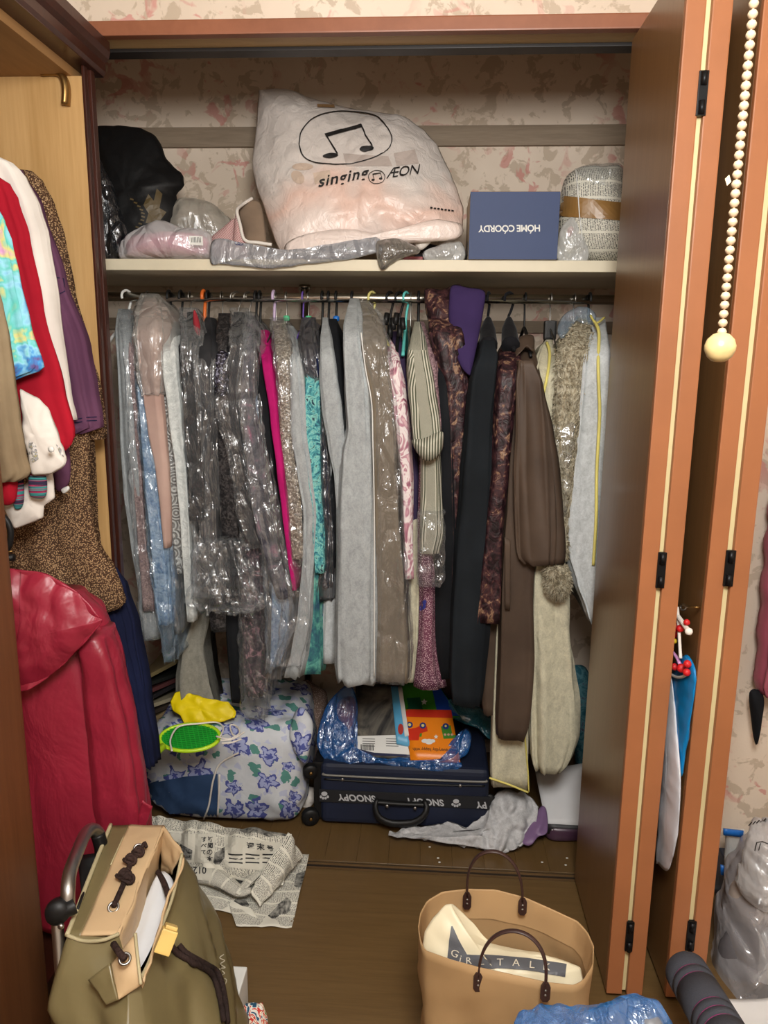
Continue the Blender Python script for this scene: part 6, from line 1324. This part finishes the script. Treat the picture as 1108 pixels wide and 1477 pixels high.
# bags and coat at the far right
gb1 = cushion('rubbish_bag', [(1030, 1448), (1026, 1400), (1034, 1350), (1042, 1300), (1050, 1262), (1066, 1232), (1090, 1215), (1140, 1210), (1200, 1240), (1220, 1448)], film('cloudy_bag_film', (186, 184, 188), .62, .16, 8, 1.0), 1.62, 1.50, .14, .10, None, 18, 110, .022, 9, 61, ridge=1.2); tag(gb1, 'big cloudy grey plastic bag on the floor right of the doors', 'bag')
gb2 = cushion('knotted_bag', [(1062, 1280), (1070, 1240), (1080, 1205), (1096, 1186), (1120, 1180), (1180, 1190), (1190, 1310), (1120, 1310), (1086, 1304)], film('white_cloudy_film', (216, 214, 214), .7, .18, 12, .9), 1.54, 1.50, .08, .06, None, 14, 90, .016, 13, 62, ridge=1.2); tag(gb2, 'whiter plastic bag with black drawn marks resting on the cloudy bag', 'bag')
for g_ in [strip2d([(1090, 1228), (1093, 1216), (1100, 1215), (1108, 1218)], 1.4), strip2d([(1096, 1226), (1098, 1217)], 1.2)] + [strip2d([(1082 + k * 5, 1192 - k * 1.6), (1086 + k * 5, 1187 - k * 1.2)], 1.6) for k in range(5)]:
    print_on('drawn_mark', gb2, *g_, m_print_black, (0, 0), (1, 0), (0, 1), None, .003)
for nm_, lb_, ol_, yy, col_ in (('towel', 'grey towel seen inside the cloudy plastic bag, lower left', [(1040, 1430), (1036, 1370), (1060, 1330), (1090, 1340), (1096, 1430)], 1.53, (120, 116, 120)), ('towel', 'white towel seen inside the cloudy plastic bag, right side', [(1076, 1420), (1090, 1360), (1130, 1330), (1180, 1350), (1190, 1430)], 1.52, (226, 224, 222)), ('towel', 'pale brown towel seen high inside the cloudy plastic bag', [(1050, 1320), (1056, 1280), (1080, 1262), (1100, 1300), (1086, 1330)], 1.56, (170, 156, 146))):
    o_ = cushion(nm_, ol_, cloth('towel_cloth', col_), yy, yy, .05, .04, None, 10, 50, .010, 10, 5); tag(o_, lb_, 'towel', 'towels inside the cloudy bag')
zb = thing('storage_bag', 'clear storage bag with blue edge strips behind the cloudy bag', 'bag', at(1066, 1280, 1.70))
cushion('clear_side', [(1046, 1196), (1074, 1196), (1078, 1270), (1046, 1280)], m_film_white, 1.70, 1.69, .02, .02, zb, 7, 40, .006, 16, 63, sharp=True)
m_bs = plain('blue_strip', (30, 110, 200), .4)
patch('blue_strip', [at(1044, 1196, 1.675), at(1073, 1199, 1.675), at(1072, 1208, 1.675), at(1044, 1205, 1.675)], m_bs, zb, 4, 2, .004)
patch('blue_strip', [at(1040, 1248, 1.675), at(1064, 1256, 1.675), at(1062, 1266, 1.675), at(1040, 1262, 1.675)], m_bs, zb, 4, 2, .004)
zb2 = box('dark_crate', (at(1044, 1290, 1.72).x, 1.70, .001), (at(1080, 1290, 1.72).x + .1, 1.78, .13), plain('dark_blue_crate', (24, 40, 70), .4), None, .006); tag(zb2, 'dark blue crate behind the plastic bags at the right', 'crate')
mc = thing('mauve_coat', 'mauve pink nylon coat hanging on the wall at the right edge', 'coat', at(1110, 1000, 1.72))
m_mauve = plain('mauve_nylon', (160, 82, 98), .38, 0, .5, 12, .5, .1, 6)
loft('coat_body', [(640, 1124, 1200), (760, 1112, 1210), (860, 1104, 1215), (940, 1097, 1220), (985, 1091, 1222), (1000, 1094, 1222)], m_mauve, mc, 1.70, .07, taper=1, nr=60, ns=60, fold=.012, ff=2.2, fold2=.5, crum=.012, cs=14, seed=5)
ub = cushion('black_umbrella', [(1082, 998), (1100, 1000), (1098, 1030), (1094, 1062), (1090, 1074), (1086, 1050)], m_blackc, 1.74, 1.74, .02, .02, None, 7, 40, .002); tag(ub, 'black folded umbrella tip below the mauve coat', 'umbrella')

# hook and drawstring bags on the second folding door
HX = .512
def hx(px, py): return onx(px, py, HX)
hk = thing('wall_hook', 'small metal hook on the second folding door panel', 'hook', onx(1000, 876, .531))
tube('hook_arm', [onx(1010, 876, .532), onx(1006, 876, .522), onx(994, 875, HX), onx(984, 872, HX)], .0025, m_brass, hk, 8, 16)
tube('hook_ring', [hx(986 + 4 * math.cos(a), 876 + 4 * math.sin(a)) for a in [2 * math.pi * k / 14 for k in range(14)]], .002, m_steel, hk, 6, closed=True)
m_redr = plain('red_ribbon', (206, 24, 30), .5); m_pinkr = plain('pink_ribbon', (226, 160, 214), .5); m_bluen = plain('azure_nylon', (0, 128, 196), .4, 0, .5, 14, .4)
ds = thing('drawstring_bag', 'azure blue drawstring bag with red trim and white cords hanging on the door', 'bag', hx(988, 1120))
cushion('bag_body', [(967, 962), (978, 952), (992, 945), (1001, 960), (1004, 975), (1002, 1000), (996, 1040), (988, 1085), (984, 1120), (978, 1100), (972, 1040), (968, 990)], m_bluen, 1.6, 1.6, .008, .008, ds, 9, 60, .004, 20, 71, mapf=hx, axis=(1, 0, 0))
for pth, r_ in (([(980, 862), (977, 878), (976, 905), (974, 930)], .0032), ([(986, 876), (988, 900), (990, 935), (991, 950)], .0032), ([(980, 880), (992, 896), (1004, 912)], .0048), ([(978, 880), (982, 866), (980, 856)], .004)):
    tube('white_cord', [hx(a, b_) - Vector((.012, 0, 0)) for a, b_ in pth], r_, m_whitecloth, ds, 8, 16)
for px, py in ((980, 855), (1003, 911), (980, 882)):
    c = hx(px, py) - Vector((.012, 0, 0)); lathe('cord_knot', [(.001, -.007), (.006, -.005), (.0075, 0), (.006, .005), (.001, .007)], c, m_whitecloth, ds, 10)
for px, py, m_, r_ in ((984, 905, m_redr, .007), (990, 907, m_redr, .006), (978, 914, m_redr, .009), (972, 920, m_redr, .006), (1000, 898, m_redr, .005), (982, 962, m_redr, .006), (992, 964, m_redr, .007), (1001, 958, m_redr, .006), (1000, 970, m_redr, .006), (974, 962, m_redr, .006), (982, 925, plain('yellow_ribbon', (230, 200, 40), .5), .004)):
    c = hx(px, py) - Vector((.012, 0, 0)); r_ *= 1.3
    lathe('ribbon_bow', [(.001, -r_), (r_ * .8, -r_ * .6), (r_, 0), (r_ * .7, r_ * .7), (.001, r_)], c, m_, ds, 10)
for pth in ([(970, 950), (972, 932), (976, 924)], [(974, 936), (984, 948), (989, 958)]):
    tube('pink_ribbon', [hx(a, b_) - Vector((.011, 0, 0)) for a, b_ in pth], .0035, m_pinkr, ds, 6, 10)
tube('white_trim', [hx(a, b_) - Vector((.010, 0, 0)) for a, b_ in ((968, 965), (974, 972), (984, 977), (994, 976), (1000, 971))], .003, m_whitecloth, ds, 6, 16)
wh = cushion('white_cloth_bag', [(966, 975), (972, 1000), (976, 1050), (981, 1100), (982, 1140), (978, 1200), (970, 1240), (962, 1256), (950, 1246), (946, 1236), (952, 1150), (958, 1060)], plain('white_nylon', (206, 208, 216), .45, 0, .4, 12, .4, .05), 1.6, 1.6, .009, .006, None, 10, 70, .005, 14, 72, mapf=lambda a, b_: onx(a, b_, .503), axis=(1, 0, 0)); tag(wh, 'long white cloth bag hanging beneath the azure drawstring bag', 'bag')
